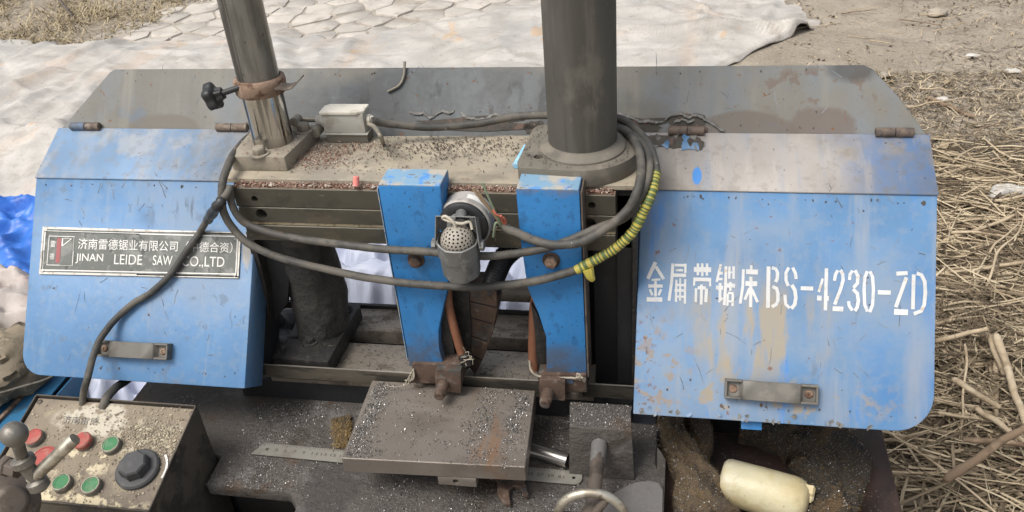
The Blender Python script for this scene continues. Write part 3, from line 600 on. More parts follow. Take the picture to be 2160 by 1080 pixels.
# small catch under the right cover, and a drip of bare metal
mb = MB(); mb.obox(FP(.52, -.006, -.02), V((1, 0, 0)), EF, NF, .018, .010, .002); mb.build('catch', 'arm', cr, .001)
# chipped lower edge of the right cover
for i in range(26):
    x = rf.uniform(.315, .74); mb = MB(); flake(mb, x, rf.uniform(.001, .012), .0004, rf.uniform(.004, .010), rf.uniform(.003, .008), rf.uniform(0, 6.28), rf.uniform(.2, .7))
    mb.build('paint_flake', 'flake' if i % 3 else 'cover_r', cr, ang=80)
# peeled corner of the right cover flange beside the cable
def FLG(x, s, d):                          # along the flange: s from hinge towards the bend
    a = FP(x, .526, -.0572); b = FP(x, .418, -.0012); e = (b-a).normalized(); nn = V((1, 0, 0)).cross(e).normalized(); nn = nn if nn.z > 0 else -nn
    return a+e*s+nn*d
mb = MB(); pts = []
for i in range(24):
    a = 2*PI*i/24; k = 1+.5*fbm((math.cos(a)*2, math.sin(a)*2, 7), 3); pts.append(FLG(.365+math.cos(a)*.052*k, .020+math.sin(a)*.017*k, .0026))
mb.prism(pts, (0, 0, -.001)); mb.build('bared_patch', 'bare', cr)
for i in range(14):
    mb = MB(); flake(mb, .330+rf.uniform(0, .085), .006+rf.uniform(0, .034), .003, rf.uniform(.008, .018), rf.uniform(.005, .010), rf.uniform(2, 4.4), rf.uniform(.3, .9), FLG)
    mb.build('paint_flake', ('flake', 'cover_r', 'bare')[i % 3], cr, ang=80)

def wear(parent, x0, x1, s0, s1, d, n, nch):
    mb = MB()
    for i in range(n):
        x, s = rf.uniform(x0, x1), rf.uniform(s0, s1); a = rf.gauss(PI/2, .9); l = rf.uniform(.004, .022 if i % 5 else .05); wd = rf.uniform(.0003, .0009); c, sn = math.cos(a), math.sin(a); k = rf.uniform(-.3, .3)
        pts = [(x+c*l*t+sn*l*k*t*t, s+sn*l*t-c*l*k*t*t) for t in (0, .5, 1)]
        for (xa, sa), (xb, sb_) in zip(pts, pts[1:]): mb.quad([FP(xa-sn*wd, sa+c*wd, d), FP(xb-sn*wd*.6, sb_+c*wd*.6, d), FP(xb+sn*wd*.6, sb_-c*wd*.6, d), FP(xa+sn*wd, sa-c*wd, d)])
    o = mb.build('scratches', 'scratch', parent, smooth=False); o['kind'] = 'stuff'
    mb = MB()
    for i in range(nch):
        x, s = rf.uniform(x0, x1), rf.uniform(s0, s1)
        if i % 3 != 1: s = rf.choice((s0+rf.uniform(0, .01), s1-rf.uniform(0, .006)))
        r_ = rf.uniform(.0006, .0022)*(1.8 if i % 9 == 0 else 1); pts = []
        for k in range(9):
            a = 2*PI*k/9; q = r_*rf.uniform(.5, 1.3); pts.append(FP(x+math.cos(a)*q, s+math.sin(a)*q*1.2, d+.0003))
        mb.prism(pts, NF*-.0008)
    o = mb.build('paint_chips', 'bare', parent, smooth=False); o['kind'] = 'stuff'
MT['scratch'] = M('scratch_mark', (.17, .185, .20), .6, 0, [((.07, .08, .09), ('n', 30, .48, .56), .9)])
wear(cl, -.93, -.455, .02, .40, .0004, 60, 34); wear(cr, .32, .80, .02, .40, .0004, 70, 56); wear(backp, -.80, .70, .535, .65, -.0597, 60, 60)
# --- etched name plate
def NPp(px, py, d=.0022):
    x, s = fs(px, py, d); return FP(x, s, d)
c4 = [(90, 478), (508, 490), (503, 587), (82, 578)]
mb = MB(); mb.prism([NPp(x, y, .0032) for x, y in c4], NF*-.0026); npl = mb.build('name_plate', 'nameplate', saw, .0006, seg=1)
def npuv(u, v, d=.0036):                   # u along, v up, over the plate
    a = (lerp(c4[0][0], c4[1][0], u), lerp(c4[0][1], c4[1][1], u)); b = (lerp(c4[3][0], c4[2][0], u), lerp(c4[3][1], c4[2][1], u))
    return NPp(lerp(b[0], a[0], v), lerp(b[1], a[1], v), d)
def bar(mb, u0, v0, u1, v1, d=.0037): mb.quad([npuv(u0, v0, d), npuv(u1, v0, d), npuv(u1, v1, d), npuv(u0, v1, d)])
mb = MB()
for a in ((0, 0, 1, .045), (0, .955, 1, 1), (0, .045, .008, .955), (.992, .045, 1, .955)): bar(mb, *a, .0034)
mb.build('rim', 'nprim', npl)
mb = MB()
for a in ((.012, .075, .988, .10), (.012, .895, .988, .92), (.012, .10, .0175, .895), (.9825, .10, .988, .895)): bar(mb, *a)
for a in ((.035, .19, .165, .203), (.035, .80, .165, .813), (.035, .203, .038, .80), (.162, .203, .165, .80)): bar(mb, *a)
strokes(mb, [[(.105, .765), (.150, .765)], [(.105, .765), (.105, .60)], [(.105, .60), (.150, .765)]], .006, lambda u, v: npuv(u, v, .0037))
mb.build('line_border', 'npwhite', npl)
mb = MB(); bar(mb, .078, .245, .099, .765); mb.build('red_bar', 'npred', npl)
place_text('lettering', '济南雷德锯业有限公司（中德合资）', 'npwhite', npl, lambda u, v: npuv(lerp(.185, .962, u), lerp(.545, .775, v), .0037), 0)
for wd, u0, u1 in (('JINAN', .178, .316), ('LEIDE', .372, .512), ('SAW', .566, .664), ('CO.,LTD', .712, .925)):
    place_text('lettering', wd, 'npwhite', npl, lambda u, v: npuv(lerp(u0, u1, u), lerp(.245 if ',' not in wd else .205, .455, v), .0037), 0)
for ch, v0 in (('雷', .575), ('德', .315)):
    place_text('lettering', ch, 'npwhite', npl, lambda u, v: npuv(lerp(.047, .070, u), lerp(v0, v0+.13, v), .0037), 0)
for u, v in ((.018, .93), (.018, .07), (.982, .07), (.982, .93)):
    mb = MB(); mb.lathe(npuv(u, v, .003), NF, [(0, .0036), (.0015, .0034), (.0022, .002), (.0023, 0)], 14); mb.build('rivet', 'nprim', npl)

# --- white stencilled lettering on the right cover
STK = [0]
def STp(zx, zy):
    STK[0] += 1; dd = .0006+(STK[0]//2)*.0000012
    x, s = fs(1320+zx/3.2727, 530+zy/3.2727, dd); return FP(x, s, dd)
ST = [
 [26, (205, 75), (152, 190)], [22, (207, 105), (262, 192)], [14, (178, 198), (240, 194)], [22, (155, 240), (255, 240)], [18, (205, 205), (205, 312)], [16, (165, 262), (184, 304)], [16, (244, 262), (226, 304)], [30, (144, 332), (252, 334)],
 [20, (325, 84), (318, 200), (298, 342)], [18, (338, 95), (410, 97)], [16, (346, 130), (395, 131)], [16, (412, 86), (411, 150)], [24, (328, 165), (416, 167)], [16, (350, 196), (346, 350)], [14, (376, 186), (374, 340)], [16, (345, 232), (404, 234)], [18, (336, 270), (416, 272)], [14, (350, 312), (402, 314)], [16, (410, 192), (408, 362)],
 [34, (470, 125), (590, 128)], [17, (498, 84), (498, 166)], [17, (528, 84), (528, 172)], [17, (561, 84), (560, 168)], [26, (466, 194), (590, 196)], [14, (473, 200), (471, 238)], [14, (582, 200), (583, 242)], [22, (496, 252), (552, 254)], [18, (485, 256), (484, 352)], [20, (523, 230), (520, 368)], [22, (558, 258), (552, 352)],
 [18, (656, 90), (628, 212)], [20, (640, 150), (670, 152)], [16, (640, 192), (668, 192)], [28, (622, 250), (672, 252)], [20, (651, 218), (650, 340)], [16, (640, 350), (668, 322)], [20, (692, 104), (688, 250), (680, 372)], [16, (716, 105), (714, 190)], [18, (745, 104), (744, 190)], [14, (705, 146), (750, 147)], [28, (698, 236), (754, 238)], [18, (722, 212), (721, 272)], [16, (706, 288), (744, 290)], [16, (704, 294), (702, 376)], [17, (740, 296), (736, 378)], [14, (708, 345), (736, 347)],
 [20, (812, 124), (808, 240), (790, 362)], [18, (866, 96), (866, 128)], [34, (830, 141), (912, 144)], [34, (826, 222), (908, 225)], [22, (864, 176), (862, 386)], [20, (855, 256), (822, 335)], [20, (870, 262), (910, 352)],
 [27, (986, 104), (981, 390)], [24, (1008, 114), (1036, 122), (1048, 150), (1046, 190), (1034, 212)], [24, (1012, 244), (1042, 258), (1050, 290), (1050, 340), (1040, 366), (1008, 384)],
 [22, (1176, 192), (1170, 150), (1152, 112)], [22, (1126, 112), (1106, 148), (1106, 200), (1122, 240)], [26, (1146, 232), (1168, 270), (1174, 320), (1166, 368), (1142, 396)], [22, (1132, 392), (1104, 366), (1098, 300)],
 [28, (1208, 255), (1294, 258)], [18, (1360, 188), (1332, 282)], [34, (1320, 322), (1352, 324)], [34, (1368, 324), (1402, 326)], [24, (1386, 118), (1382, 260), (1378, 408)],
 [22, (1440, 204), (1448, 160), (1464, 132)], [24, (1482, 130), (1498, 158), (1500, 200), (1480, 270), (1442, 368)], [34, (1428, 396), (1502, 400)],
 [22, (1544, 198), (1548, 160), (1566, 134)], [24, (1582, 132), (1602, 170), (1600, 220), (1572, 252)], [24, (1568, 262), (1598, 290), (1606, 340), (1598, 386), (1582, 412)], [22, (1564, 408), (1542, 376), (1538, 344)],
 [22, (1668, 138), (1650, 180), (1645, 270), (1650, 370), (1668, 416)], [22, (1686, 138), (1704, 180), (1710, 270), (1704, 370), (1684, 420)],
 [30, (1740, 283), (1830, 286)], [28, (1866, 155), (1946, 150)], [26, (1938, 180), (1900, 285), (1864, 386)], [40, (1852, 418), (1948, 422)],
 [26, (1988, 160), (1982, 400)], [26, (2008, 152), (2042, 164), (2064, 210), (2068, 290), (2060, 370), (2040, 412), (1988, 432)]]
ST = [[a[0]/1]+a[1:] for a in ST]
mb = MB(); strokes(mb, ST, 22, STp); sl_ = mb.build('stencil_lettering', 'stencil', cr, smooth=False); sl_['label'] = 'white stencilled lettering'

# --- frame: top plate, dark bars, side frames
ZP = 1.195
mb = MB(); mb.prism([(-.447, .063, ZP-.010), (.309, .063, ZP-.010), (.309, .262, ZP-.010), (-.462, .238, ZP-.010)], (0, 0, .010)); tp = mb.build('top_plate', 'topplate', saw, .0012, seg=1)
mb = MB(); mb.box(-.44, .305, .075, .26, 1.06, ZP-.0105); mb.build('beam', 'black', saw, .002)
def barp(z0, z1, x0, x1, y0, holes, mat='bars'):
    mb = MB(); mb.box(x0, x1, y0, y0+.045, z0, z1); o = mb.build('slide_bar', mat, saw, .0012, seg=1)
    cs = []
    for hx, hz, r_ in holes:
        c = MB(); c.cyl((hx, y0-.01, hz), (hx, y0+.022, hz), r_, seg=24); cs.append(c)
    if cs: cut(o, cs)
barp(1.1435, 1.183, -.430, .273, .048, [(-.390, 1.160, .0065), (.232, 1.163, .0065)])
barp(1.1105, 1.1425, -.428, .273, .048, [(-.384, 1.128, .011), (.228, 1.126, .011)])
barp(1.070, 1.1035, -.424, .272, .048, [(-.388, 1.095, .007)])
mb = MB(); mb.box(-.424, .272, .050, .09, 1.104, 1.110); mb.build('bar_gib', 'baredge', saw, .0008, seg=1)
mb = MB(); mb.box(-.430, .272, .049, .062, 1.1832, 1.1842); mb.build('bar_lip', 'rustring', saw)
# dark side frames below the beam
mb = MB(); mb.box(.226, .300, .100, .125, .70, 1.07); mb.build('side_frame', 'black', saw, .002)
mb = MB(); mb.box(.3005, .309, .060, .17, .72, 1.19); mb.build('side_frame', 'grease', saw, .002)
mb = MB(); mb.box(.272, .300, .075, .099, .74, 1.17); mb.build('side_rib', 'black', saw, .002)
mb = MB(); mb.prism([at(*p, Y=.115) for p in ((522, 492), (602, 500), (612, 560), (606, 640), (572, 690), (548, 700), (540, 600))], (0, .012, 0)); mb.build('gusset', 'black', saw, .001)
mb = MB(); mb.prism([at(*p, Y=.09) for p in ((518, 490), (532, 490), (562, 610), (570, 700), (556, 700), (546, 600))], (0, .03, 0)); mb.build('gusset_edge', 'grease', saw, .001)
# wheel housings behind the covers
for xa, xb in ((-.935, -.457), (.318, .808)):
    mb = MB(); mb.hexa([FP(xa, .02, -.079), FP(xb, .02, -.079), FP(xb, .505, -.079), FP(xa, .505, -.079)], [FP(xa, .02, -.16), FP(xb, .02, -.16), FP(xb, .505, -.16), FP(xa, .505, -.16)])
    mb.build('wheel_housing', 'black', saw, .003)

# --- left column
CX, CY, CR = -.384, .160, .0375
mb = MB(); mb.prism([(-.443, .092, ZP+.0004), (-.335, .092, ZP+.0004), (-.322, .232, ZP+.0004), (-.452, .232, ZP+.0004)], (0, 0, .029)); mb.build('column_block', 'block', saw, .002)
mb = MB(); mb.cyl((CX, CY, ZP+.029), (CX, CY, 1.335), CR, seg=48); colL = mb.build('column', 'chrome', saw); colL['label'] = 'scuffed chrome lower length of the slim column'
mb = MB(); mb.cyl((CX, CY, 1.3351), (CX, CY, 1.95), CR+.0006, seg=48); mb.build('column', 'col_l_up', saw)
mb = MB(); rg = [(-.013, CR+.0015), (-.015, CR+.006), (-.010, CR+.009), (.006, CR+.010), (.014, CR+.0085), (.016, CR+.003), (.0155, CR+.0012)]
mb.lathe((CX, CY, 1.338), (0, .06, 1), rg, 40, False); clamp = mb.build('clamp_ring', 'rustring', saw, ang=60)
mb = MB(); kp = at(452, 203, Y=.115); ks = at(500, 186, Y=.122); mb.cyl(ks+(ks-kp)*.2, kp, .0055, seg=12); mb.build('clamp_screw', 'bakelite', clamp)
dk = (kp-ks).normalized()
mb = MB(); mb.lathe(kp-dk*.006, dk, [(-.012, .010), (0, .013), (.001, .021), (.004, .0235), (.016, .0235), (.019, .020), (.0195, .012), (.016, .011), (.016, 0)], 40, True, lambda a: 1+.13*math.cos(5*a)); mb.build('clamp_knob', 'bakelite', clamp, ang=60)
mb = MB(); tb = [at(577, 188, Y=.13), at(600, 190, Y=.125), at(614, 186, Y=.122), at(627, 172, Y=.12)]
tw = V((.004, .022, .004))
mb.loft([[p, p+tw] for p in tb], False, False, False); f = mb.build('clamp_tab', 'dirtsteel', clamp); f.modifiers.new('t', 'SOLIDIFY').thickness = .002
mb = MB(); mb.tube([at(588, 195, Y=.165), at(607, 262, Y=.165)], .004, 8); mb.build('stop_rod', 'dirtsteel', saw)
def bolt(p, r_=.011, h=.012, mat='dirtsteel', parent=saw, ax=V((0, 0, 1)), nm='bolt', washer=True):
    mb = MB(); p = V(p)
    if washer: mb.lathe(p, ax, [(0, r_*1.5), (.003, r_*1.5), (.003, r_*.9)], 24)
    mb.lathe(p, ax, [(.003, r_), (.003+h*.8, r_), (.003+h, r_*.85)], 6)
    return mb.build(nm, mat, parent, .0004, seg=1)
bolt(at(548, 326, Z=ZP+.029), .0125, .013, 'block')
bolt((-.340, .205, ZP+.029), .0125, .013, 'block')
# lower greasy sleeve and its base plate
mb = MB(); rings = []
for i in range(26):
    t_ = i/25; z = lerp(.774, 1.185, t_); ring = []
    for k in range(40):
        a = 2*PI*k/40; r_ = .050*(1+.10*math.exp(-((t_-.03)/.05)**2))+.006*fbm((math.cos(a)*1.6, math.sin(a)*1.6, z*14), 3)
        r_ += .020*math.exp(-((math.cos(a-.35)-1)/.14)**2)*max(0, math.sin(PI*min(1, max(0, (t_-.02)/.55))))**.7
        ring.append(V((CX+.008+math.cos(a)*r_, CY+math.sin(a)*r_, z)))
    rings.append(ring)
mb.loft(rings); mb.build('column_sleeve', 'sleeve', saw, ang=70)
mb = MB(); mb.prism([(-.432, .052, .736), (-.322, .046, .736), (-.318, .250, .736), (-.450, .250, .736)], (0, 0, .040)); mb.build('column_foot', 'grease', saw, .003)
bolt(at(655, 722, Z=.776), .011, .011, 'sleeve'); bolt((-.345, .225, .776), .011, .011, 'sleeve')

# --- right column with its flange
QX, QY, QR = .2085, .145, .0605
pl = [(.108, .060), (.101, .082), (.108, .215), (.115, .232)]+[(QX+.100*math.cos(a), QY+.004+.098*math.sin(a)) for a in [PI*.52-i*PI*1.04/22 for i in range(23)]]
mb = MB(); mb.prism([(x, y, ZP+.0004) for x, y in pl], (0, 0, .032)); fl = mb.build('column_flange', 'flange', saw, .002)
c1 = MB(); c1.cyl(at(1136, 331, Z=ZP+.032)+V((0, 0, -.02)), at(1136, 331, Z=ZP+.032)+V((0, 0, .02)), .0085, seg=20); cut(fl, [c1])
mb = MB(); mb.lathe((QX, QY, ZP+.032), (0, 0, 1), [(0, .076), (.004, .076), (.008, .072), (.010, .066), (.013, .062), (.016, QR)], 56, False); mb.build('column_collar', 'flange', saw)
mb = MB(); mb.cyl((QX, QY, ZP+.030), (QX, QY, 1.98), QR, seg=72); mb.build('column', 'col_r', saw)
mb = MB(); mb.cyl((QX-.02, QY+.03, .70), (QX-.02, QY+.03, 1.06), .05, seg=40); mb.build('column_sleeve', 'black', saw)

# --- guide arms
def arm(pts, top, yb):
    Y = .008
    P3 = [at(x, y, Y=Y) for x, y in pts]
    mb = MB(); mb.prism(P3, (0, yb-Y, 0)); a = mb.build('guide_arm', 'arm', saw, .0022)
    z = max(p.z for p in P3)
    xa, xb = at(*top[0], Y=Y).x, at(*top[1], Y=Y).x
    mb = MB(); mb.box(xa+.001, xb-.001, Y+.001, yb-.001, z-.001, z+.0022); mb.build('arm_cap', 'arm_top', a, .0008, seg=1)
    return a
aL = arm([(797, 392), (929, 394), (946, 600), (934, 652), (925, 698), (926, 735), (936, 772), (864, 772)], [(797, 392), (929, 394)], .068)
aR = arm([(1088, 400), (1222, 402), (1230, 600), (1238, 797), (1153, 795), (1152, 712), (1135, 660), (1112, 606), (1097, 500)], [(1088, 400), (1222, 402)], .068)
mb = MB(); mb.box(-.1335, -.132, .0075, .068, .83, 1.21); mb.build('arm_edge', 'arm_top', aL)
mb = MB(); mb.prism([at(1224, 405, Y=.006), at(1228, 405, Y=.006), at(1243, 795, Y=.006), at(1239, 795, Y=.006)], (0, .05, 0)); mb.build('arm_edge', 'dirtsteel', aR, .0005, seg=1)
for (px, py, a, m_) in ((878, 547, aL, 'rusty'), (1163, 548, aR, 'rustring')):
    p = at(px, py, Y=.0075)
    mb = MB(); mb.lathe(p, (0, -1, 0), [(0, .0155), (.003, .0155), (.0035, .012)], 28); mb.build('washer', 'rusty', a)
    mb = MB(); mb.lathe(p+V((0, -.003, 0)), (0, -1, 0), [(0, .0115), (.010, .0115), (.012, .0095)], 6); mb.build('bolt', m_, a, .0006, seg=1)
# inner webs of the arms in shadow
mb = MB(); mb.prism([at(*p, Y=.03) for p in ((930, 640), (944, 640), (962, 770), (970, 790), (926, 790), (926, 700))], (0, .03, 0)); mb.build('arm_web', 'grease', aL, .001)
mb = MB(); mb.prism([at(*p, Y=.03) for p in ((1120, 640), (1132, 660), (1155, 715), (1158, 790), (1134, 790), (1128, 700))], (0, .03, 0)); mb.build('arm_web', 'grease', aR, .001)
# blade guide blocks with their roller pins
def guide(px0, px1, top, bot, pin, rol, mat):
    Y = .000
    mb = MB(); mb.prism([at(px0, top, Y=Y), at(px1, top+2, Y=Y), at(px1+2, bot-18, Y=Y), at(px0+3, bot-22, Y=Y)], (0, .056, 0)); g_ = mb.build('guide_block', 'rusty' if mat == 'rusty' else 'grease', saw, .002)
    mb = MB(); mb.prism([at(pin[0]-18, top+12, Y=Y-.016), at(pin[0]+36, top+14, Y=Y-.016), at(pin[0]+36, bot, Y=Y-.016), at(pin[0]-18, bot-4, Y=Y-.016)], (0, .0155, 0)); fb = mb.build('guide_face', mat, g_, .0018)
    p = at(pin[0], pin[1]-12, Y=Y-.016); mb = MB()
    mb.lathe(p, (-.06, -1, -.10), [(0, .0115), (.026, .0115), (.028, .0105), (.030, .0105), (.034, .0095), (.0345, .003), (.033, 0)], 24); mb.build('roller_pin', 'rusty', g_)
    p = at(rol[0], rol[1], Y=.02); mb = MB(); mb.lathe(p, (0, 0, 1), [(-.010, .013), (-.008, .016), (.006, .016), (.010, .012)], 24); mb.build('guide_roller', 'dirtsteel', g_)
guide(868, 972, 768, 830, (936, 822), (888, 806), 'rusty')
guide(1134, 1236, 790, 846, (1156, 838), (1212, 824), 'rusty')
mb = MB(); p = at(1190, 802, Y=-.0007); mb.obox(p, V((1, 0, 0)), V((0, 1, 0)), V((0, 0, 1)), .017, .001, .007); mb.build('paint_patch', 'arm', saw, .0005)
# twine tied round the right arm and tatters on the left
def wire(name, pts, r_, mat, parent, n=8, seg=8, rf_=None):
    q = spline(pts, n); sd0 = len(pts)*3.1+r_*900
    if mat == 'cable': q = [p+V((noise.noise(V((i*.09, sd0, 0))), noise.noise(V((i*.13, sd0, 7)))*.6, noise.noise(V((i*.09, sd0, 3)))))*.0020+V((0, 0, noise.noise(V((i*.35, sd0, 5)))*.0004)) for i, p in enumerate(q)]; rf_ = rf_ or (lambda t: 1+.05*noise.noise(V((t*40, sd0, 1))))
    mb = MB(); mb.tube(q, r_, seg, rf_); return mb.build(name, mat, parent, ang=80)
wire('twine', [at(1117, 760, Y=.03), at(1120, 780, Y=0), at(1135, 793, Y=-.003), at(1170, 797, Y=-.005), at(1205, 797, Y=-.005), at(1225, 800, Y=-.004), at(1238, 795, Y=.02)], .0022, 'cord', saw)
for k in range(5): wire('twine', [at(1215, 800, Y=-.006), at(1222+rf.uniform(-8, 8), 790+rf.uniform(-6, 8), Y=-.014), at(1228+rf.uniform(-6, 8), 803+rf.uniform(-12, 8), Y=-.008)], .0018, 'cord', saw)
for k in range(5): wire('twine', [at(872, 778, Y=-.002), at(868+rf.uniform(-6, 6), 795+rf.uniform(-6, 8), Y=-.008), at(862+rf.uniform(-14, 8), 806+rf.uniform(-8, 10), Y=-.004)], .0013, 'cord', saw)
wire('twine', [at(868, 800, Y=-.002), at(855, 812, Y=-.006), at(830, 816, Y=-.012), at(812, 812, Y=-.012)], .0008, 'cord', saw)

# --- blade
mb = MB(); a, b = at(545, 770, Y=.030), at(1336, 812, Y=.030); zt = .775
mb.box(-.47, .330, .0294, .0306, zt-.034, zt-.0012); bl = mb.build('saw_blade', 'blade', saw)
mb = MB(); mb.box(-.47, .330, .0290, .0310, zt-.0011, zt+.0008); mb.build('back_edge', 'blade_edge', bl)
# --- rails and casting behind the blade, roller
mb = MB(); mb.box(-.47, .225, .062, .163, .700, .735); mb.build('bed_rail', 'rail', saw, .002)
mb = MB(); mb.box(-.50, .225, .207, .290, .700, .735); mb.build('bed_rail', 'rail', saw, .002)
mb = MB(); mb.box(-.45, -.29, .0525, .0615, .718, .737); mb.build('rail_strip', 'grease', saw, .001)
mb = MB(); mb.box(-.55, .30, .064, .288, .56, .6995); mb.build('bed_casting', 'black', saw, .004)
mb = MB(); mb.box(-.55, .30, .291, .300, .60, .742); mb.build('rear_lip', 'grease', saw, .001)
mb = MB(); p, q = at(1035, 630, Y=.30), at(1125, 632, Y=.30); mb.cyl((-.20, .325, .775), (.16, .325, .775), .024, seg=32); mb.build('feed_roller', 'rail', saw, .002)
for xx in (-.20, .16):
    mb = MB(); mb.box(xx-.012, xx+.012, .3005, .35, .66, .79); mb.build('roller_bracket', 'grease', saw, .002)
# lump of oily filth beside the foot
mb = MB(); rings = []
for (sx, sy, sz, px, py, seed) in ((.075, .06, .035, 585, 705, 1), (.06, .05, .03, 598, 740, 5)):
    c = at(px, py, Z=.745); m2 = MB(); m2.sphere(c, 1, 20, 12)
    for v in m2.bm.verts:
        d = v.co-c; k = 1+.5*fbm((d.x*2+seed, d.y*2, d.z*2), 3); v.co = c+V((d.x*sx*k, d.y*sy*k, d.z*sz*k))
    m2.build('grease_clod', 'grease', saw, ang=80)
# brown grooved guard and black slab between the arms
gp = [(985, 604), (1046, 600), (1050, 650), (1040, 700), (1022, 752), (1002, 792), (985, 770), (990, 690)]
mb = MB(); mb.prism([at(*p, Y=.075) for p in gp], (0, .05, 0)); gd = mb.build('grooved_guard', 'rusty', saw, .004)
for ya in (634, 668, 706, 745):
    mb = MB(); mb.prism([at(988, ya, Y=.0745), at(1048-(ya-634)*.28, ya+14, Y=.0745), at(1048-(ya-634)*.28, ya+16, Y=.0745), at(988, ya+2.2, Y=.0745)], (0, .003, 0)); mb.build('groove_shade', 'dark', gd)  # dark strips laid on the guard, painting groove shade; nothing is cut
mb = MB(); mb.prism([at(*p, Y=.07) for p in ((948, 602), (988, 604), (994, 690), (992, 775), (975, 790), (966, 740), (955, 660))], (0, .04, 0)); mb.build('black_guard', 'grease', saw, .003)
# coolant hoses
wire('coolant_hose', [at(944, 600, Y=.05), at(946, 640, Y=.035), at(955, 680, Y=.028), at(966, 720, Y=.024), at(976, 752, Y=.022)], .0085, 'copper', saw, seg=14)
wire('coolant_hose', [at(1135, 600, Y=.055), at(1127, 650, Y=.045), at(1125, 700, Y=.040), at(1124, 745, Y=.036), at(1126, 780, Y=.03)], .0095, 'copper', saw, seg=14)
mb = MB(); mb.lathe(at(982, 755, Y=.02), (.2, -.1, -1), [(-.012, .008), (-.008, .013), (.012, .014), (.016, .009)], 16); mb.build('hose_fitting', 'grease', saw)
for k in range(7):
    c = at(988, 750, Y=.015); wire('twine', [c, c+rv()*.012, c+rv()*.02], .0009, 'cord', saw, 4, 5)
# ribbed flexible conduit
cp = spline([at(1118, 508, Y=.10), at(1088, 522, Y=.095), at(1062, 545, Y=.09), at(1046, 578, Y=.09), at(1034, 612, Y=.095)], 24)
mb = MB(); mb.tube(cp, .0195, 20, lambda t: 1+.09*math.sin(t*2*PI*24)); mb.build('ribbed_conduit', 'black', saw, ang=80)

# --- limit switch on the top plate
LS = at(735, 302, Z=ZP); lx0, lx1 = at(690, 300, Z=ZP).x, at(775, 303, Z=ZP).x; ly = LS.y
mb = MB(); mb.box(lx0+.002, lx1+.002, ly, ly+.035, ZP+.0003, ZP+.018); sb = mb.build('switch_foot', 'flange', saw, .002)
mb = MB(); mb.box(lx0-.004, lx1+.004, ly-.003, ly+.038, ZP+.0182, ZP+.021); mb.build('switch_base', 'switchbody', sb, .001)
mb = MB(); mb.box(lx0, lx1, ly, ly+.036, ZP+.021, ZP+.060); mb.build('switch_body', 'switchbody', sb, .003)
zl = ZP+.0602; ch = .012
mb = MB(); mb.prism([(lx0-.002, ly+.004, zl), (lx0-.002, ly-.003, zl), (lx1-ch, ly-.003, zl), (lx1+.002, ly+.006, zl), (lx1+.002, ly+.038, zl), (lx0+ch*.6, ly+.038, zl), (lx0-.002, ly+.030, zl)], (0, 0, .006)); mb.build('switch_lid', 'beige', sb, .0018)
mb = MB(); mb.lathe((lx0-.002, ly+.018, ZP+.040), (-1, 0, 0), [(-.004, .014), (.004, .014), (.006, .010), (.016, .010)], 20); mb.build('switch_shaft', 'switchbody', sb)
pa, pb = at(624, 254, Y=ly+.012), at(668, 276, Y=ly+.004)
mb = MB(); mb.cyl(pa+V((0, .012, 0)), pa+V((0, -.010, 0)), .0095, seg=20); mb.build('lever_roller', 'lever', sb, .001)
mb = MB(); dv = (pb-pa).normalized(); up = V((0, -1, 0)).cross(dv).normalized()
mb.obox((pa+pb)/2+V((0, -.008, 0)), dv, up, V((0, -1, 0)), (pb-pa).length/2, .0065, .002); mb.build('switch_lever', 'lever', sb, .001)
mb = MB(); mb.cyl(pb+V((0, .016, 0)), pb+V((0, -.012, 0)), .0105, seg=20); mb.build('lever_boss', 'lever', sb, .0015)
mb = MB(); mb.cyl(at(690, 253, Y=ly+.03), at(628, 252, Y=ly+.03), .005, seg=10); mb.build('lever_rod', 'lever', sb)
mb = MB(); mb.lathe((lx1+.001, ly+.020, ZP+.040), (1, 0, 0), [(0, .012), (.006, .012), (.007, .009), (.012, .008)], 18); mb.build('cable_gland', 'beige', sb)

# --- front steel table, its front lug
TZ = .758
T4 = [at(785, 802, Z=TZ), at(1130, 821, Z=TZ), at(1108, 985, Z=TZ), at(720, 966, Z=TZ)]
T4[0].y = T4[1].y = .020
mb = MB(); mb.prism([p-V((0, 0, .036)) for p in T4], (0, 0, .036)); tb = mb.build('work_table', 'table', saw, .0014, seg=1)
l0, l1 = at(918, 990, Y=-.19), at(1000, 995, Y=-.19)
mb = MB(); mb.box(l0.x, l1.x, -.186, -.12, TZ-.058, TZ-.0365); lug = mb.build('table_lug', 'table', saw, .002)
c1 = MB(); h = at(960, 1006, Y=-.186); c1.cyl((h.x, -.20, TZ-.047), (h.x, -.15, TZ-.047), .006, seg=18); cut(lug, [c1])
mb = MB(); mb.box(-.15, .06, -.115, .0, .6515, TZ-.0365); mb.build('table_support', 'grease', saw, .003)
# --- vise block, screw and handwheel
BY = -.088
mb = MB(); tz = .772
q = [V((.188, -.020, tz)), V((.303, -.020, tz)), V((.309, BY, tz)), V((.195, BY, tz))]; 
mb.loft([[V((.186, -.018, .6505)), V((.304, -.018, .6505)), V((.315, BY-.006, .6505)), V((.191, BY-.006, .6505))], q]); vb = mb.build('vise_block', 'bed', saw, .003)
c1 = MB(); c1.cyl((.2495, BY-.03, .733), (.2495, BY+.03, .733), .0165, seg=28); cut(vb, [c1])
HW = V((.2515, -.262, .738))
mb = MB(); mb.cyl((.2495, BY+.022, .733), HW+V((0, .012, 0)), .0125, seg=24); mb.build('vise_screw', 'dirtsteel', saw)
mb = MB(); rings = []
for i in range(9):
    y = lerp(BY+.012, BY-.05, i/8); rings.append([V((.2495+math.cos(2*PI*k/20)*(.0155-.002*i/8+.0015*fbm((k*.7, i*.8, 2), 2)), y, .7335+math.sin(2*PI*k/20)*(.0155-.002*i/8+.0015*fbm((k*.7, i*.8, 9), 2)))) for k in range(20)])
mb.loft(rings); mb.build('chip_crust', 'bed_pale', saw, ang=80)
wax = V((.05, -1, .05)).normalized(); a_, b_, d_ = MB().frame(wax)
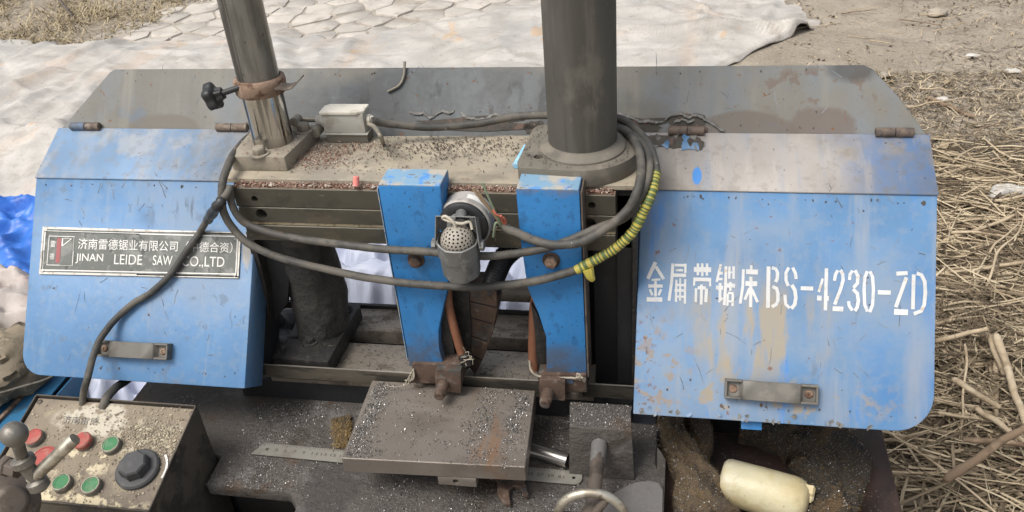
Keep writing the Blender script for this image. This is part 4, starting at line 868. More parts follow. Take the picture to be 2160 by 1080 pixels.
mb = MB(); hwr = [HW+(a_*math.cos(t)+b_*math.sin(t))*.056 for t in [2*PI*i/48 for i in range(48)]]
rings = []
for i in range(48):
    t = 2*PI*i/48; rad = a_*math.cos(t)+b_*math.sin(t); rings.append([HW+rad*(.056+.0080*math.cos(u))+d_*(.0080*math.sin(u)) for u in [2*PI*k/14 for k in range(14)]])
rings.append(rings[0]); mb.loft(rings, False, False); hw = mb.build('handwheel', 'bright', saw, ang=80)
for k in range(3):
    t = PI/2+.5+2*PI*k/3; rad = a_*math.cos(t)+b_*math.sin(t); mb = MB(); mb.cyl(HW+rad*.010, HW+rad*.050, .0085, .0065, 12); mb.build('spoke', 'dirtsteel', hw)
mb = MB(); mb.lathe(HW-d_*.014, d_, [(0, .016), (.004, .018), (.024, .018), (.028, .014), (.028, .006), (.030, .006), (.030, 0)], 28); mb.build('hub', 'dirtsteel', hw)

# --- bed, pit, base, right tray
BZ = .650
mb = MB(); mb.prism([(-.80, .30, BZ-.03), (-.80, -.112, BZ-.03), (-.519, -.112, BZ-.03), (-.515, -.190, BZ-.03), (-.34, -.192, BZ-.03), (-.312, -.225, BZ-.03), (-.305, -.50, BZ-.03), (.365, -.50, BZ-.03), (.369, -.10, BZ-.03), (.352, -.045, BZ-.03), (.352, .06, BZ-.03), (.30, .063, BZ-.03), (.30, .30, BZ-.03)], (0, 0, .03)); mb.build('machine_bed', 'bed', saw, .006)
mb = MB(); lg = [(.225, -.50), (.3655, -.50), (.3685, -.20), (.3680, -.115), (.360, -.098), (.345, -.094), (.318, -.100), (.300, -.112), (.285, -.125), (.270, -.140), (.250, -.170), (.235, -.215), (.228, -.30)]; mb.prism([(x, y, BZ+.0005) for x, y in lg], (0, 0, .0035)); mb.build('bed_ledge', 'bed_pale', saw, .0015)
mb = MB(); mb.box(-.56, -.30, -.52, -.15, .50, .52); mb.build('chip_pit', 'sleeve', saw, .004)
mb = MB(); mb.box(-.79, .35, -.10, .31, .0, .6195); mb.box(-.30, .34, -.48, -.1005, .05, .6195); mb.build('machine_base', 'base', saw, .008)
mb = MB(); tr0 = at(1845, 922, Z=.60); tr1 = at(1872, 1085, Z=.60)
mb.prism([(.3705, -.45, .548), (.735, -.45, .548), (.735, .165, .548), (.3705, .165, .548)], (0, 0, .004)); mb.build('chip_tray', 'traybrown', saw, .001)
mb = MB(); f0 = at(1795, 925, Z=.556); f1 = at(1800, 1090, Z=.556); mb.quad([V((.722, .165, .553)), V((.722, -.45, .553)), V((.795, -.45, .612)), V((.795, .150, .612))]); o = mb.build('tray_side', 'traybrown', saw); o.modifiers.new('t', 'SOLIDIFY').thickness = .003
mb = MB(); mb.quad([V((.3705, .150, .551)), V((.735, .150, .551)), V((.735, .215, .70)), V((.3705, .215, .70))]); o = mb.build('tray_back', 'grease', saw); o.modifiers.new('t', 'SOLIDIFY').thickness = .003
mb = MB(); mb.box(.40, .70, -.40, .12, 0, .5475); mb.build('tray_stand', 'base', saw, .006)

# ================================================================== THINGS ON AND AROUND THE SAW
# --- work lamp on its round magnet base
lp = at(988, 458, Y=.046)
lamp = thing('work_lamp', 'grey work lamp with perforated dome, its round magnet base stuck on the slide bars', 'lamp', tuple(lp))
ax = V((-.05, -1, 0.02)).normalized(); c0 = at(990, 452, Y=.046)
mb = MB(); mb.lathe(c0, ax, [(0, .046), (.002, .0475), (.034, .0475), (.037, .045)], 48); mb.build('magnet_base', 'lampwhite', lamp)
mb = MB(); mb.lathe(c0+ax*.0372, ax, [(0, .0445), (.004, .044), (.007, .040), (.008, .029)], 48); mb.build('black_ring', 'black', lamp)
mb = MB(); mb.lathe(c0+ax*.045, ax, [(0, .028), (.005, .027), (.008, .020), (.009, .012), (.022, .011), (.024, .009)], 40); mb.build('base_hub', 'lampgrey', lamp)
mb = MB(); st = at(1000, 424, Y=.02); mb.lathe(c0+ax*.012, ax, [(0, .0479), (.014, .0479)], 48, False)
for f in [f for f in mb.bm.faces if not (.35 < math.atan2((f.calc_center_median()-c0).z, (f.calc_center_median()-c0).x) < 1.5)]: mb.bm.faces.remove(f)
mb.build('paper_label', 'npwhite', lamp)
# U bracket
yb = -.035; bl_, br_, bb, bt = at(936, 530, Y=yb-.02), at(1012, 530, Y=yb-.02), at(952, 470, Y=yb), at(1022, 470, Y=yb)
def strap(pts, wdv, parent, name, mat, th=.0018):
    mb = MB(); mb.loft([[p-wdv/2, p+wdv/2] for p in pts], False, False, False); o = mb.build(name, mat, parent, smooth=False); o.modifiers.new('t', 'SOLIDIFY').thickness = th; return o
cup = at(965, 504, Y=-.046); KL = .86
zt_, zb_ = cup.z+.036, cup.z-.013
strap([V((cup.x-.038, -.046, zb_)), V((cup.x-.034, -.032, zt_)), V((cup.x+.034, -.032, zt_)), V((cup.x+.040, -.046, zb_))], V((0, .022, -.0135)), lamp, 'bracket', 'lampgrey')
mb = MB(); mb.cyl((cup.x, c0.y-.05, zt_-.012), (cup.x+.006, -.036, zt_-.012), .010, seg=16); mb.build('pivot', 'lampgrey', lamp)
cax = V((.03, -.16, 1)).normalized()
mb = MB()
oc = lambda a: 1+.5*(.96/math.cos(((a+PI/8) % (PI/4))-PI/8)-1)
mb.lathe(cup, cax, [(h*KL, r*KL) for h, r in [(-.090, .030), (-.086, .0375), (-.060, .0385), (-.038, .0390), (-.0375, .0412), (-.004, .0415), (0, .042), (.001, .039), (-.012, .036), (-.013, 0)]], 48, True, oc); cup_o = mb.build('lamp_cup', 'lampgrey', lamp, ang=40)
dcen = cup+cax*-.004
mb = MB(); mb.lathe(dcen, cax, [(.0290*math.sin(t), .0290*math.cos(t)) for t in [-.15+i*(PI/2+.14)/12 for i in range(13)]]+[(.0282*math.sin(t), .0282*math.cos(t)) for t in [PI/2-.01-i*(PI/2+.14)/12 for i in range(13)]], 40, False); dome = mb.build('perforated_dome', 'dome', lamp, ang=60)
a1, b1_, d1 = MB().frame(cax); cm = MB()
for ring_, (el, cnt) in enumerate(((.12, 26), (.34, 24), (.56, 21), (.78, 17), (1.0, 13), (1.22, 8))):
    for k in range(cnt):
        a = 2*PI*(k+.5*(ring_ % 2))/cnt; dr_ = (a1*math.cos(a)+b1_*math.sin(a))*math.cos(el)+d1*math.sin(el); cm.cyl(dcen+dr_*.0273, dcen+dr_*.0300, .0019, seg=7)
cut(dome, [cm])
mb = MB(); mb.sphere(cup+cax*-.006, .0262, 24, 14); mb.build('dome_shade_core', 'dark', lamp)  # added black ball: paints the dark seen through the perforations
tp_ = cup+cax*.0245
wire('string', [tp_, tp_+V((-.004, 0, .012)), tp_+V((-.016, .003, .020)), tp_+V((-.022, .006, .014)), tp_+V((-.006, .002, .010)), tp_+V((.010, .004, .006)), tp_+V((.022, .010, .006)), tp_+V((.026, .006, -.006))], .0026, 'cordp', lamp)
for sx in (-1, 1):
    mb = MB(); mb.lathe(V((cup.x+sx*.038, -.046, zb_+.002)), (sx, 0, 0), [(0, .0095), (.007, .0095), (.008, .006)], 6); mb.build('pivot_bolt', 'lampgrey', lamp)

# --- cables
def cable(name, pts, r_, label, mat='cable', parent=None, n=10, cat='cable'):
    o = wire(name, pts, r_, mat, parent, n, 12)
    if parent is None: tag(o, label, cat)
    return o
YC = -.002
CA = [(532, 284, .225), (508, 306, .17), (486, 340, .08), (470, 385, .03), (468, 430, .02), (482, 468, .015), (520, 510, .008), (580, 540, .002), (660, 562, -.002), (760, 583, -.006), (830, 594, -.008), (900, 601, -.010), (985, 606, -.012), (1060, 602, -.012), (1140, 590, -.010), (1215, 570, -.008), (1262, 545, -.002), (1300, 522, .004), (1335, 488, .012), (1358, 445, .022), (1375, 405, .04), (1384, 360, .075), (1376, 320, .12), (1352, 285, .18), (1312, 252, .225), (1240, 240, .245), (1165, 243, .250), (1080, 246, .248), (1000, 262, .238), (900, 268, .222), (830, 262, .205), (783, 254, .185)]
pa = [at(x, y, Y=Y) for x, y, Y in CA]
ca = thing('power_cable', 'long black rubber cable looped from the limit switch round the columns, taped yellow and green', 'cable', tuple(pa[12]))
wire('cable_sheath', pa, .0074, 'cable', ca, 10, 12)
tape = spline([at(x, y, Y=Y) for x, y, Y in CA[15:22]], 30); n_t = len(tape)
# slightly loose wraps
Yw, Gw = MB(), MB(); i = 0; k = 0
while i < n_t-4:
    stp = rf.choice((2, 3, 4, 6)); (Yw if k % 2 == 0 else Gw).tube(tape[i:i+stp+1], .0083*rf.uniform(.95, 1.08), 12, lambda t: 1+.05*math.sin(t*PI)); i += stp if k % 2 == 0 else max(2, stp-2); k += 1
Yw.build('yellow_tape', 'tape_y', ca); Gw.build('green_tape', 'tape_g', ca)
mb = MB(); p = at(1240, 568, Y=-.012); mb.tube([p, p+V((.004, -.004, -.012)), p+V((.008, -.002, -.020))], .0105, 8, lambda t: 1-.5*t); mb.build('tape_end', 'tape_y', ca)
CB = [(484, 392, .044), (488, 430, .032), (512, 466, .022), (560, 488, .012), (640, 504, .004), (740, 518, -.002), (830, 526, -.006), (900, 530, -.010), (960, 536, -.090), (1020, 540, -.030), (1090, 535, -.012), (1160, 521, -.012), (1220, 500, -.006), (1270, 478, .006), (1315, 462, .014), (1345, 425, .022), (1366, 375, .05), (1368, 330, .10), (1350, 298, .16), (1318, 272, .215), (1290, 262, .24)]
CB[8] = (960, 534, -.014)
cable('power_cable', [at(x, y, Y=Y) for x, y, Y in CB], .0072, 'black rubber cable drooping straight across both blue arms behind the lamp cup')
CC = [(1062, 478, .004), (1090, 492, -.004), (1130, 508, -.008), (1180, 517, -.016), (1230, 508, -.016), (1280, 482, -.006), (1322, 445, .008), (1346, 400, .022), (1352, 345, .07), (1344, 305, .13), (1322, 278, .19), (1296, 268, .23)]
ccp = [at(x, y, Y=Y) for x, y, Y in CC]
cc = thing('power_cable', 'cut cable end with bare red and green wires beside the lamp', 'cable', tuple(ccp[0]))
wire('cable_sheath', ccp, .0078, 'cable', cc, 10, 12)
for m_, pts in (('wire_g', [(1062, 480, .004), (1046, 450, -.004), (1030, 415, -.006), (1018, 386, -.004)]), ('wire_y', [(1060, 480, .004), (1040, 450, .002), (1022, 424, .0), (1008, 402, .0)]), ('wire_r', [(1064, 476, .004), (1056, 458, -.006), (1046, 452, -.010), (1040, 442, -.008)]), ('wire_r', [(1066, 476, .004), (1066, 464, -.006), (1056, 455, -.012)]), ('wire_y', [(1060, 478, .004), (1036, 446, .006), (1012, 418, .008), (998, 398, .01)]), ('wire_g', [(1060, 480, 0), (1046, 470, -.008), (1040, 500, -.012)])):
    wire('bare_wire', [at(x, y, Y=Y) for x, y, Y in pts], .0021, m_, cc, 6, 7)
wire('bare_wire', [at(1062, 482, Y=0), at(1048, 478, Y=-.01), at(1044, 495, Y=-.012), at(1045, 508, Y=-.01)], .0006, 'bright', cc, 6, 5)
CD = [(486, 392, .030), (474, 416, .012), (456, 438, -.0), (428, 480, -.014), (396, 528, -.030), (356, 582, -.048), (320, 616, -.060), (282, 640, -.068), (246, 672, -.080), (214, 712, -.096), (196, 752, -.118), (184, 792, -.135), (176, 832, -.130), (174, 860, -.125)]
cd = thing('power_cable', 'dusty black cable running down across the name plate to the control box', 'cable', tuple(at(174, 860, Y=-.125)))
def face_gap(px, py, lift):                # lie just above the cover face
    x, s = fs(px, py, lift); return FP(x, s, lift)
cdp = [at(x, y, Y=Y) for x, y, Y in CD[:3]]+[face_gap(x, y, l) for (x, y, _), l in zip(CD[3:11], (.020, .014, .012, .010, .010, .012, .034, .045))]+[at(184, 796, Y=-.128), at(176, 830, Y=-.128), at(173, 862, Y=-.135)]
wire('cable_sheath', cdp, .0068, 'cable', cd, 10, 12)
mb = MB(); tpz = spline(cdp[0:4], 10); mb.tube(tpz[14:27], .0094, 10, lambda t: 1+.14*math.sin(t*19)); mb.build('tape_knot', 'bakelite', cd, ang=80)
cable('power_cable', [at(280, 792, Y=.02), at(262, 806, Y=-.04), at(240, 822, Y=-.09), at(224, 842, Y=-.125), at(216, 862, Y=-.14)], .0085, 'short thick black cable entering the back of the control box')
cable('thin_wire', [at(-30, 838, Y=-.05), at(10, 826, Y=-.03), at(60, 812, Y=-.01), at(100, 798, Y=.0), at(118, 790, Y=.01)], .0026, 'thin grey wire stretched over the blue bin', cat='wire')
cable('small_lead', [at(778, 262, Y=.17), at(790, 268, Y=.16), at(803, 288, Y=.12), at(808, 302, Z=ZP+.003)], .0042, 'short grey lead dropping from the limit switch to the top plate', 'lever')
# bent bit of wire hung on the back plate edge
cable('bent_wire', [FP(fs(853, 130, -.05)[0], .668, -.052), FP(fs(852, 155, -.054)[0], .640, -.054), FP(fs(842, 174, -.055)[0], .620, -.055), FP(fs(818, 186, -.055)[0], .607, -.055)], .0028, 'bent stub of grey wire hooked over the back plate edge', 'lever', cat='wire')

# --- stubs lying on the machine
p, q = at(1088, 350, Z=ZP+.006), at(1110, 310, Z=ZP+.012)
mb = MB(); mb.cyl(p, q, .0065, .006, 10); tag(mb.build('chalk_stub', 'chalk_b', bevel=.001, seg=1), 'light blue chalk stub leaning on the thick column flange', 'chalk')
p = at(751, 392, Y=.046)
mb = MB(); mb.cyl(p+V((0, 0, -.001)), p+V((.001, .006, .016)), .0062, .0058, 10); tag(mb.build('chalk_stub', 'chalk_r', bevel=.001, seg=1), 'red and white stub standing on the slide bar', 'chalk')

# --- control box
box = thing('control_box', 'dusty control box with red and green push buttons and a black dial', 'control box', (-.70, -.23, 0))
PA, PB_, PC, PD = V((-.876, -.122, .789)), V((-.525, -.122, .789)), V((-.525, -.336, .732)), V((-.876, -.336, .732))
pn = (PB_-PA).cross(PD-PA).normalized(); pn = pn if pn.z > 0 else -pn; ev = (PA-PD).normalized()
mb = MB(); mb.loft([[V((p.x, p.y, .16)) for p in (PA, PB_, PC, PD)], [p-V((0, 0, .002)) for p in (PA, PB_, PC, PD)]]); mb.build('box_body', 'boxside', box, .002)
mb = MB(); mb.box(-.80, -.60, -.30, -.15, 0, .1595); mb.build('pedestal', 'boxside', box, .004)
def PP(px, py, d=0.0):                     # pixel on the panel plane
    dr = ray(px, py); c = PA+pn*d; return CAM+dr*((c-CAM).dot(pn)/dr.dot(pn))
ins = .006; ux = V((1, 0, 0))
mb = MB(); mb.prism([PA+ux*ins-ev*ins, PB_-ux*ins-ev*ins, PC-ux*ins+ev*ins, PD+ux*ins+ev*ins], pn*.0025); pf = mb.build('front_panel', 'panel', box, .0006, seg=1)
for a, b in ((PA, PB_), (PB_, PC), (PC, PD), (PD, PA)):      # folded rim standing proud
    d = (b-a).normalized(); nn = pn.cross(d).normalized(); nn = nn if (PA+PC)*.5 and nn.dot((PA+PC)*.5-a) > 0 else -nn
    mb = MB(); mb.obox((a+b)/2+nn*.0015+pn*.003, d, nn, pn, (b-a).length/2-.002, .0014, .0055); mb.build('panel_rim', 'boxside', box, .0005, seg=1)
for px, py in ((84, 848), (405, 873)):
    mb = MB(); mb.lathe(PP(px, py, .0025), pn, [(0, .0055), (.002, .0055), (.003, .004)], 14); mb.build('screw', 'dirtsteel', pf)
mb = MB(); 
place_text('faded_lettering', '济南雷德', 'ink', pf, lambda u, v: PP(lerp(130, 205, u)+lerp(0, 5, v), lerp(lerp(893, 897, u), lerp(877, 882, u), v), .0029), 0)
def button(px, py, m_, r_=.0165, h=.013, mush=False):
    c = PP(px, py, .0025+h); b0 = c-pn*h
    mb = MB(); mb.lathe(b0, pn, [(0, r_*1.10), (h*.75, r_*1.08), (h*.8, r_*1.0)], 32); bt_ = mb.build('push_button', 'btnbase', box)
    if mush:
        mb = MB(); mb.lathe(b0, pn, [(h*.5, r_*.7), (h*.7, r_*1.15), (h*1.3, r_*1.15), (h*1.5, r_*1.02), (h*1.55, 0)], 32); mb.build('cap', m_, bt_)
    else:
        mb = MB(); mb.lathe(b0, pn, [(h*.6, r_*1.02), (h, r_*1.02), (h*1.04, r_*.98), (h*1.04, r_*.90), (h*.9, r_*.89)], 32, False); mb.build('ring', 'btnring' if m_ == 'green' else m_, bt_)
        mb = MB(); mb.lathe(b0, pn, [(h*.6, r_*.88), (h*.96, r_*.88), (h*1.0, r_*.84), (h*.98, r_*.66), (h*.93, r_*.65), (h*.93, 0)], 32); mb.build('cap', m_, bt_)
button(69, 920, 'red'); button(92, 965, 'red', .024, .010); button(174, 930, 'red', .0155, .012, True)
button(232, 936, 'green'); button(128, 1016, 'green'); button(190, 1022, 'green')
dc = PP(292, 992, .003)
mb = MB(); mb.lathe(dc, pn, [(0, .041), (.006, .041), (.009, .038), (.010, .030)], 48); dl = mb.build('dial', 'knob', box)
mb = MB(); mb.lathe(dc+pn*.009, pn, [(0, .029), (.018, .027), (.021, .024), (.0215, 0)], 64, True, lambda a: 1-.10*abs(math.sin(4*a))**.6); mb.build('dial_grip', 'knob', dl, ang=30)
mb = MB(); mb.lathe(dc+ux*.006+pn*-.0003, pn, [(.0008, .050), (.0018, .050), (.0019, .046)], 48, False)
for f in [f for f in mb.bm.faces if (f.calc_center_median()-dc).x < .040 or (f.calc_center_median()-dc).y < -.012]: mb.bm.faces.remove(f)
mb.build('dial_scale', 'npwhite', dl)
# crumbs of flaking filler on the panel
it = []
for i in range(1500):
    px, py = rf.gauss(330, 45), rf.gauss(925, 26)
    if i % 3 == 0: px, py = rf.uniform(60, 390), rf.uniform(855, 1075)
    p = PP(px, py, .003)
    if not (-.868 < p.x < -.533 and -.33 < p.y < -.128): continue
    it.append((chip(p, pn, rf.uniform(.0012, .0045), rf.uniform(.001, .0035), rf.uniform(.2, .8)), rf.random()))
MT['filler'] = Mattr('filler_crumbs', [(.13, .11, .08), (.24, .20, .14), (.36, .31, .22), (.46, .40, .29)], .9)
pieces('flaking_filler', 'filler', it, box)['kind'] = 'stuff'

# --- ball-ended lever and valve body in front of the control box
lv = thing('control_lever', 'grimy steel ball-ended lever with a bright rod on a ribbed valve body', 'lever', (-.78, -.50, 0))
YL = -.46
bc = at(30, 916, Y=YL)
mb = MB(); mb.sphere(bc, .0195, 28, 18); mb.build('ball_knob', 'balls', lv)
j1, j2 = at(62, 972, Y=YL), at(68, 1030, Y=YL+.005)
mb = MB(); mb.tube([bc, bc+(at(48, 965, Y=YL)-bc)*.5, at(48, 968, Y=YL)], .010, 18, lambda t: 1-.15*t); mb.build('stem', 'balls', lv)
mb = MB(); mb.lathe(at(50, 974, Y=YL), (.25, -.1, -1), [(-.010, .011), (-.006, .0175), (.004, .0175), (.010, .012), (.034, .010), (.038, .016), (.050, .016), (.056, .008)], 24); mb.build('joint', 'balls', lv)
r0, r1 = at(66, 1012, Y=YL-.005), at(158, 925, Y=YL+.03)
mb = MB(); mb.tube([r0, r0+(r1-r0)*.25, r0+(r1-r0)*.26, r1-(r1-r0)*.02, r1], .0098, 20, lambda t: 1 if t < .9 else .9); mb.build('rod', 'bright', lv)
vc = at(15, 1062, Y=YL); va = V((.75, -.3, .55)).normalized()
mb = MB(); mb.lathe(vc-va*.02, va, [(-.07, .050), (-.012, .050), (-.008, .053), (.004, .053), (.008, .050), (.022, .050), (.030, .042), (.034, .028), (.050, .024), (.052, .018)], 40); mb.build('valve_body', 'dirtsteel', lv, .0008, seg=1)
mb = MB(); mb.cyl((vc.x-.02, vc.y, 0), (vc.x-.02, vc.y, vc.z-.02), .028, seg=24); mb.build('valve_stand', 'boxside', lv)
mb = MB(); mb.lathe(at(40, 992, Y=YL+.01), V((-.8, .1, .1)), [(0, .014), (.018, .014), (.020, .017), (.030, .017)], 6); mb.build('hex_nut', 'dirtsteel', lv, .001)

# --- steel rule, tube, spanner, brush on the bed
rz = BZ+.004
ra, rb = at(540, 946, Z=rz), at(1226, 1010, Z=rz)
u_ = (rb-ra).normalized(); n_ = V((0, 0, 1)).cross(u_).normalized(); Lr = (rb-ra).length
rule = thing('steel_ruler', 'long dull steel ruler lying on the bed under the work table', 'ruler', tuple(ra))
mb = MB(); hwd = .0165
olr = [ra-n_*hwd-u_*.004, rb-n_*hwd-u_*.012]+[rb-u_*.012+u_*math.cos(a)*.014+n_*math.sin(a)*hwd for a in [-PI/2+i*PI/8 for i in range(1, 8)]]+[rb+n_*hwd-u_*.012, ra+n_*hwd+u_*.012]
mb.prism(olr, (0, 0, .0012)); rl = mb.build('rule', 'ruler', rule)
c1 = MB(); c1.cyl(rb-u_*.014+V((0, 0, -.01)), rb-u_*.014+V((0, 0, .01)), .0035, seg=14); cut(rl, [c1])
mb = MB()
for i in range(int(Lr/.005)):
    h = .009 if i % 10 == 0 else (.006 if i % 2 == 0 else .004); p = ra+u_*(.014+i*.005)+n_*(hwd-.0005)+V((0, 0, .0016))
    if i*.005 < Lr-.04: mb.quad([p, p+u_*.0007, p+u_*.0007-n_*h, p-n_*h])
mb.build('graduation', 'ink', rule, smooth=False)
for i in range(1, 66, 2):
    p = ra+u_*(.012+i*.01)-n_*.001+V((0, 0, .0016))
    if i*.01 < Lr-.05: place_text('number', str(i), 'ink', rule, lambda u, v: p+u_*(u*.006*len(str(i)))+n_*(v*.007-.003))
pa_, pb_ = at(1100, 942, Z=BZ+.016), at(1198, 972, Z=BZ+.016)
MT['tube'] = M('tube_steel', (.30, .285, .265), .3, .85, [((.14, .12, .10), ('n', 40, .5, .66), .5, .5)])
mb = MB(); d = (pb_-pa_).normalized(); mb.lathe(pa_-d*.04, d, [(0, .0145), ((pb_-pa_).length+.04, .0145), ((pb_-pa_).length+.04, .0115), ((pb_-pa_).length-.02, .0115), ((pb_-pa_).length-.02, 0)], 32)
tag(mb.build('steel_tube', 'tube'), 'short bright steel tube lying on the bed beside the vise block', 'tube')
# open-ended spanner: head with jaws, shank running under the table
sz = BZ+.006
sp = [(1050, 1018), (1065, 1012), (1092, 1012), (1108, 1022), (1116, 1050), (1108, 1054), (1097, 1034), (1084, 1031), (1074, 1042), (1078, 1070), (1062, 1066), (1050, 1048)]
mb = MB(); mb.prism([at(x, y, Z=sz) for x, y in sp], (0, 0, .009)); spn = mb.build('spanner', 'rusty', None, .0012, seg=1)
mb = MB(); mb.prism([at(x, y, Z=sz+.001) for x, y in ((1052, 1022), (1072, 1014), (1040, 985), (985, 955), (978, 962), (1030, 1000))], (0, 0, .006)); mb.build('shank', 'rusty', spn, .001, seg=1)
tag(spn, 'rusty open-ended spanner poking out from under the work table', 'spanner')
bz = BZ+.012
mb = MB(); mb.prism([at(x, y, Z=BZ+.001) for x, y in ((700, 890), (742, 880), (735, 940), (712, 948))], (0, 0, .010)); br = mb.build('hand_brush', 'ragbrown', None, .002)
tag(br, 'worn brush of yellow bristles tucked against the table side', 'brush')
it = []
for i in range(700):
    p = at(rf.uniform(700, 742), rf.uniform(882, 946), Z=BZ+.010); d = V((rf.uniform(-.5, .5), rf.uniform(-1, .2), rf.uniform(.1, .7))).normalized()*rf.uniform(.006, .016); b = V((.0006, 0, 0))
    it.append(([[p-b, p+b, p+d]], rf.random()))
MT['bristle'] = Mattr('bristles', [(.12, .08, .03), (.30, .20, .08), (.42, .31, .14)], .8)
pieces('bristles', 'bristle', it, br)['kind'] = 'stuff'

# --- tray: plastic bottle and two filthy rags
b0, b1 = at(1520, 1012, Z=.604), at(1706, 1062, Z=.600)
d = (b1-b0).normalized(); Lb = (b1-b0).length
btl = thing('plastic_bottle', 'cream plastic bottle lying on its side among oily rags', 'bottle', tuple(b0))
mb = MB(); R_ = .044
mb.lathe(b0, d, [(0, .001), (.001, R_*.80), (.006, R_*.95), (.014, R_), (Lb*.45, R_*1.01), (Lb*.80, R_*.99), (Lb*.87, R_*.955), (Lb*.93, R_*.86), (Lb*.97, R_*.70), (Lb*.99, R_*.5), (Lb, R_*.34)], 48); mb.build('bottle_body', 'bottle', btl, ang=50)
mb = MB(); mb.lathe(b1+V((0, .012, .016))-d*.006, d, [(-.004, R_*.36), (.004, R_*.34), (.012, R_*.36), (.016, R_*.24)], 24, True, lambda a: 1+.22*math.sin(3*a)+.1*math.sin(7*a)); mb.build('bottle_neck', 'bottle', btl)
def rag(name, mat, path, widths, hs, z0, label, fib_mat, seed, nfib=2500):
    P = spline([at(x, y, Z=z0) for x, y in path], 10); n = len(P); rows = []
    for i, p in enumerate(P):
        t = i/(n-1); d = (P[min(i+1, n-1)]-P[max(0, i-1)]); d.z = 0; d.normalize(); s = V((-d.y, d.x, 0))
        wv = pwl(widths, t); hv = pwl(hs, t); row = []
        for j in range(25):
            a = PI*j/24; u = math.cos(a); hh = math.sin(a)**.7
            k = 1+.30*fbm((p.x*18+seed, p.y*18+u*1.5, seed), 3)
            f = .25*abs(math.sin(u*7+t*6+2*fbm((p.x*9, p.y*9, seed), 2)))
            q = p+s*(u*wv*k); q.z = z0+hv*hh*(k-f*.55)+.004*fbm((q.x*60, q.y*60, seed), 3)*hh
            row.append(q)
        rows.append(row)
    mb = MB(); mb.loft(rows, False, False, False); 
    for e in (0, -1):
        c = sum(rows[e], V())/25; c.z = z0
        for j in range(24): mb.bm.faces.new([mb.bm.verts.new(q) for q in (rows[e][j], rows[e][j+1], c)])
    o = mb.build(name, mat, None, ang=80); tag(o, label, 'rag')
    it = []
    for i in range(nfib):
        a, b = rf.randrange(n-1), rf.randrange(1, 23); p = rows[a][b].lerp(rows[a+1][b+1], rf.random())
        dd = (rv()+V((0, -.2, .35))).normalized()*rf.uniform(.003, .011); bb = dd.cross(rv()).normalized()*.0004
        it.append(([[p-bb, p+bb, p+dd]], rf.random()))
    pieces('fibre', fib_mat, it, o)['kind'] = 'stuff'
    it = []
    for i in range(nfib//6):
        a, b = rf.randrange(n-1), rf.randrange(2, 22); p = rows[a][b].lerp(rows[a+1][b+1], rf.random()); it.append((chip(p+V((0, 0, .001)), UP, rf.uniform(.001, .003), rf.uniform(.0006, .0014), .5), rf.random()))
    pieces('swarf_speck', 'swarf', it, o)['kind'] = 'stuff'
    return o
MT['fib_d'] = Mattr('dark_fibres', [(.02, .018, .015), (.07, .055, .035), (.16, .10, .045), (.26, .17, .075)], .9)
rag('oily_rag', 'ragbrown', [(1425, 872), (1412, 920), (1438, 965), (1462, 1010), (1478, 1060), (1490, 1110)], [(0, .02), (.2, .03), (.5, .034), (.8, .05), (1, .06)], [(0, .05), (.3, .045), (.6, .05), (1, .05)], .60, 'twisted dark oily rag draped between the bed and the bottle', 'fib_d', 3, 5000)
rag('oily_rag', 'ragbrown', [(1462, 885), (1476, 930), (1470, 985)], [(0, .02), (.5, .026), (1, .016)], [(0, .05), (.5, .05), (1, .03)], .585, 'small brown rag wad behind the twisted rag', 'fib_d', 13, 1200)
rag('oily_rag', 'rag', [(1560, 905), (1630, 915), (1700, 935), (1745, 985), (1752, 1040), (1735, 1090), (1715, 1140)], [(0, .04), (.3, .075), (.55, .075), (.8, .06), (1, .05)], [(0, .05), (.4, .06), (.7, .05), (1, .05)], .556, 'broad blackened burlap rag curled behind the bottle', 'fib_d', 23, 9000)

# --- blue bin with a torn sack at the left of the saw
bn = thing('blue_bin', 'rusty blue sheet metal bin standing beside the control box', 'bin', (-1.5, .05, 0))
def plate(name, pts, mat, parent, th=.004):
    mb = MB(); mb.quad([V(p) for p in pts]); o = mb.build(name, mat, parent, smooth=False); o.modifiers.new('t', 'SOLIDIFY').thickness = th; return o
bx0, bx1, by0, by1, bzt = -1.85, -1.19, -.30, .42, .46
plate('bin_wall', [(bx0, by1, 0), (bx1, by1, 0), (bx1, by1, bzt), (bx0, by1, bzt)], 'bin', bn)
plate('bin_wall', [(bx1, by0, 0), (bx1, by1, 0), (bx1, by1, bzt), (bx1, by0, bzt)], 'bin', bn)
plate('bin_wall', [(bx0, by0, 0), (bx1, by0, 0), (bx1, by0, bzt), (bx0, by0, bzt)], 'bin', bn)
plate('bin_wall', [(bx0, by0, 0), (bx0, by1, 0), (bx0, by1, bzt), (bx0, by0, bzt)], 'bin', bn)
plate('bin_lid', [(bx0, by0, bzt+.002), (bx1, by0, bzt+.002), (bx1-.02, by1-.02, bzt+.004), (bx0, by1-.02, bzt+.004)], 'bin', bn)
la, lb_ = at(-20, 905, Z=bzt+.008), at(66, 815, Z=bzt+.008)
mb = MB(); d = (lb_-la).normalized(); mb.obox((la+lb_)/2, d, V((0, 0, 1)).cross(d), V((0, 0, 1)), (lb_-la).length/2, .005, .004); mb.build('rusty_seam', 'rustring', bn, .001)
mb = MB(); mb.box(bx0, bx1, by1-.004, by1+.008, bzt-.02, bzt+.012); mb.build('bin_rim', 'grease', bn, .002)
sk = MB(); c = at(10, 770, Z=bzt+.07); sk.sphere(c, 1, 40, 26)
for v in sk.bm.verts:
    d = v.co-c; k = 1+.32*fbm((d.x*1.8+3, d.y*1.8, d.z*1.8), 3)-.16*abs(fbm((d.x*4, d.y*4, d.z*4+2), 3)); v.co = c+V((d.x*.11*k, d.y*.13*k, d.z*.075*k))
tag(sk.build('paper_sack', 'sack', None, ang=45), 'torn brown paper sack lying on top of the blue bin', 'sack')

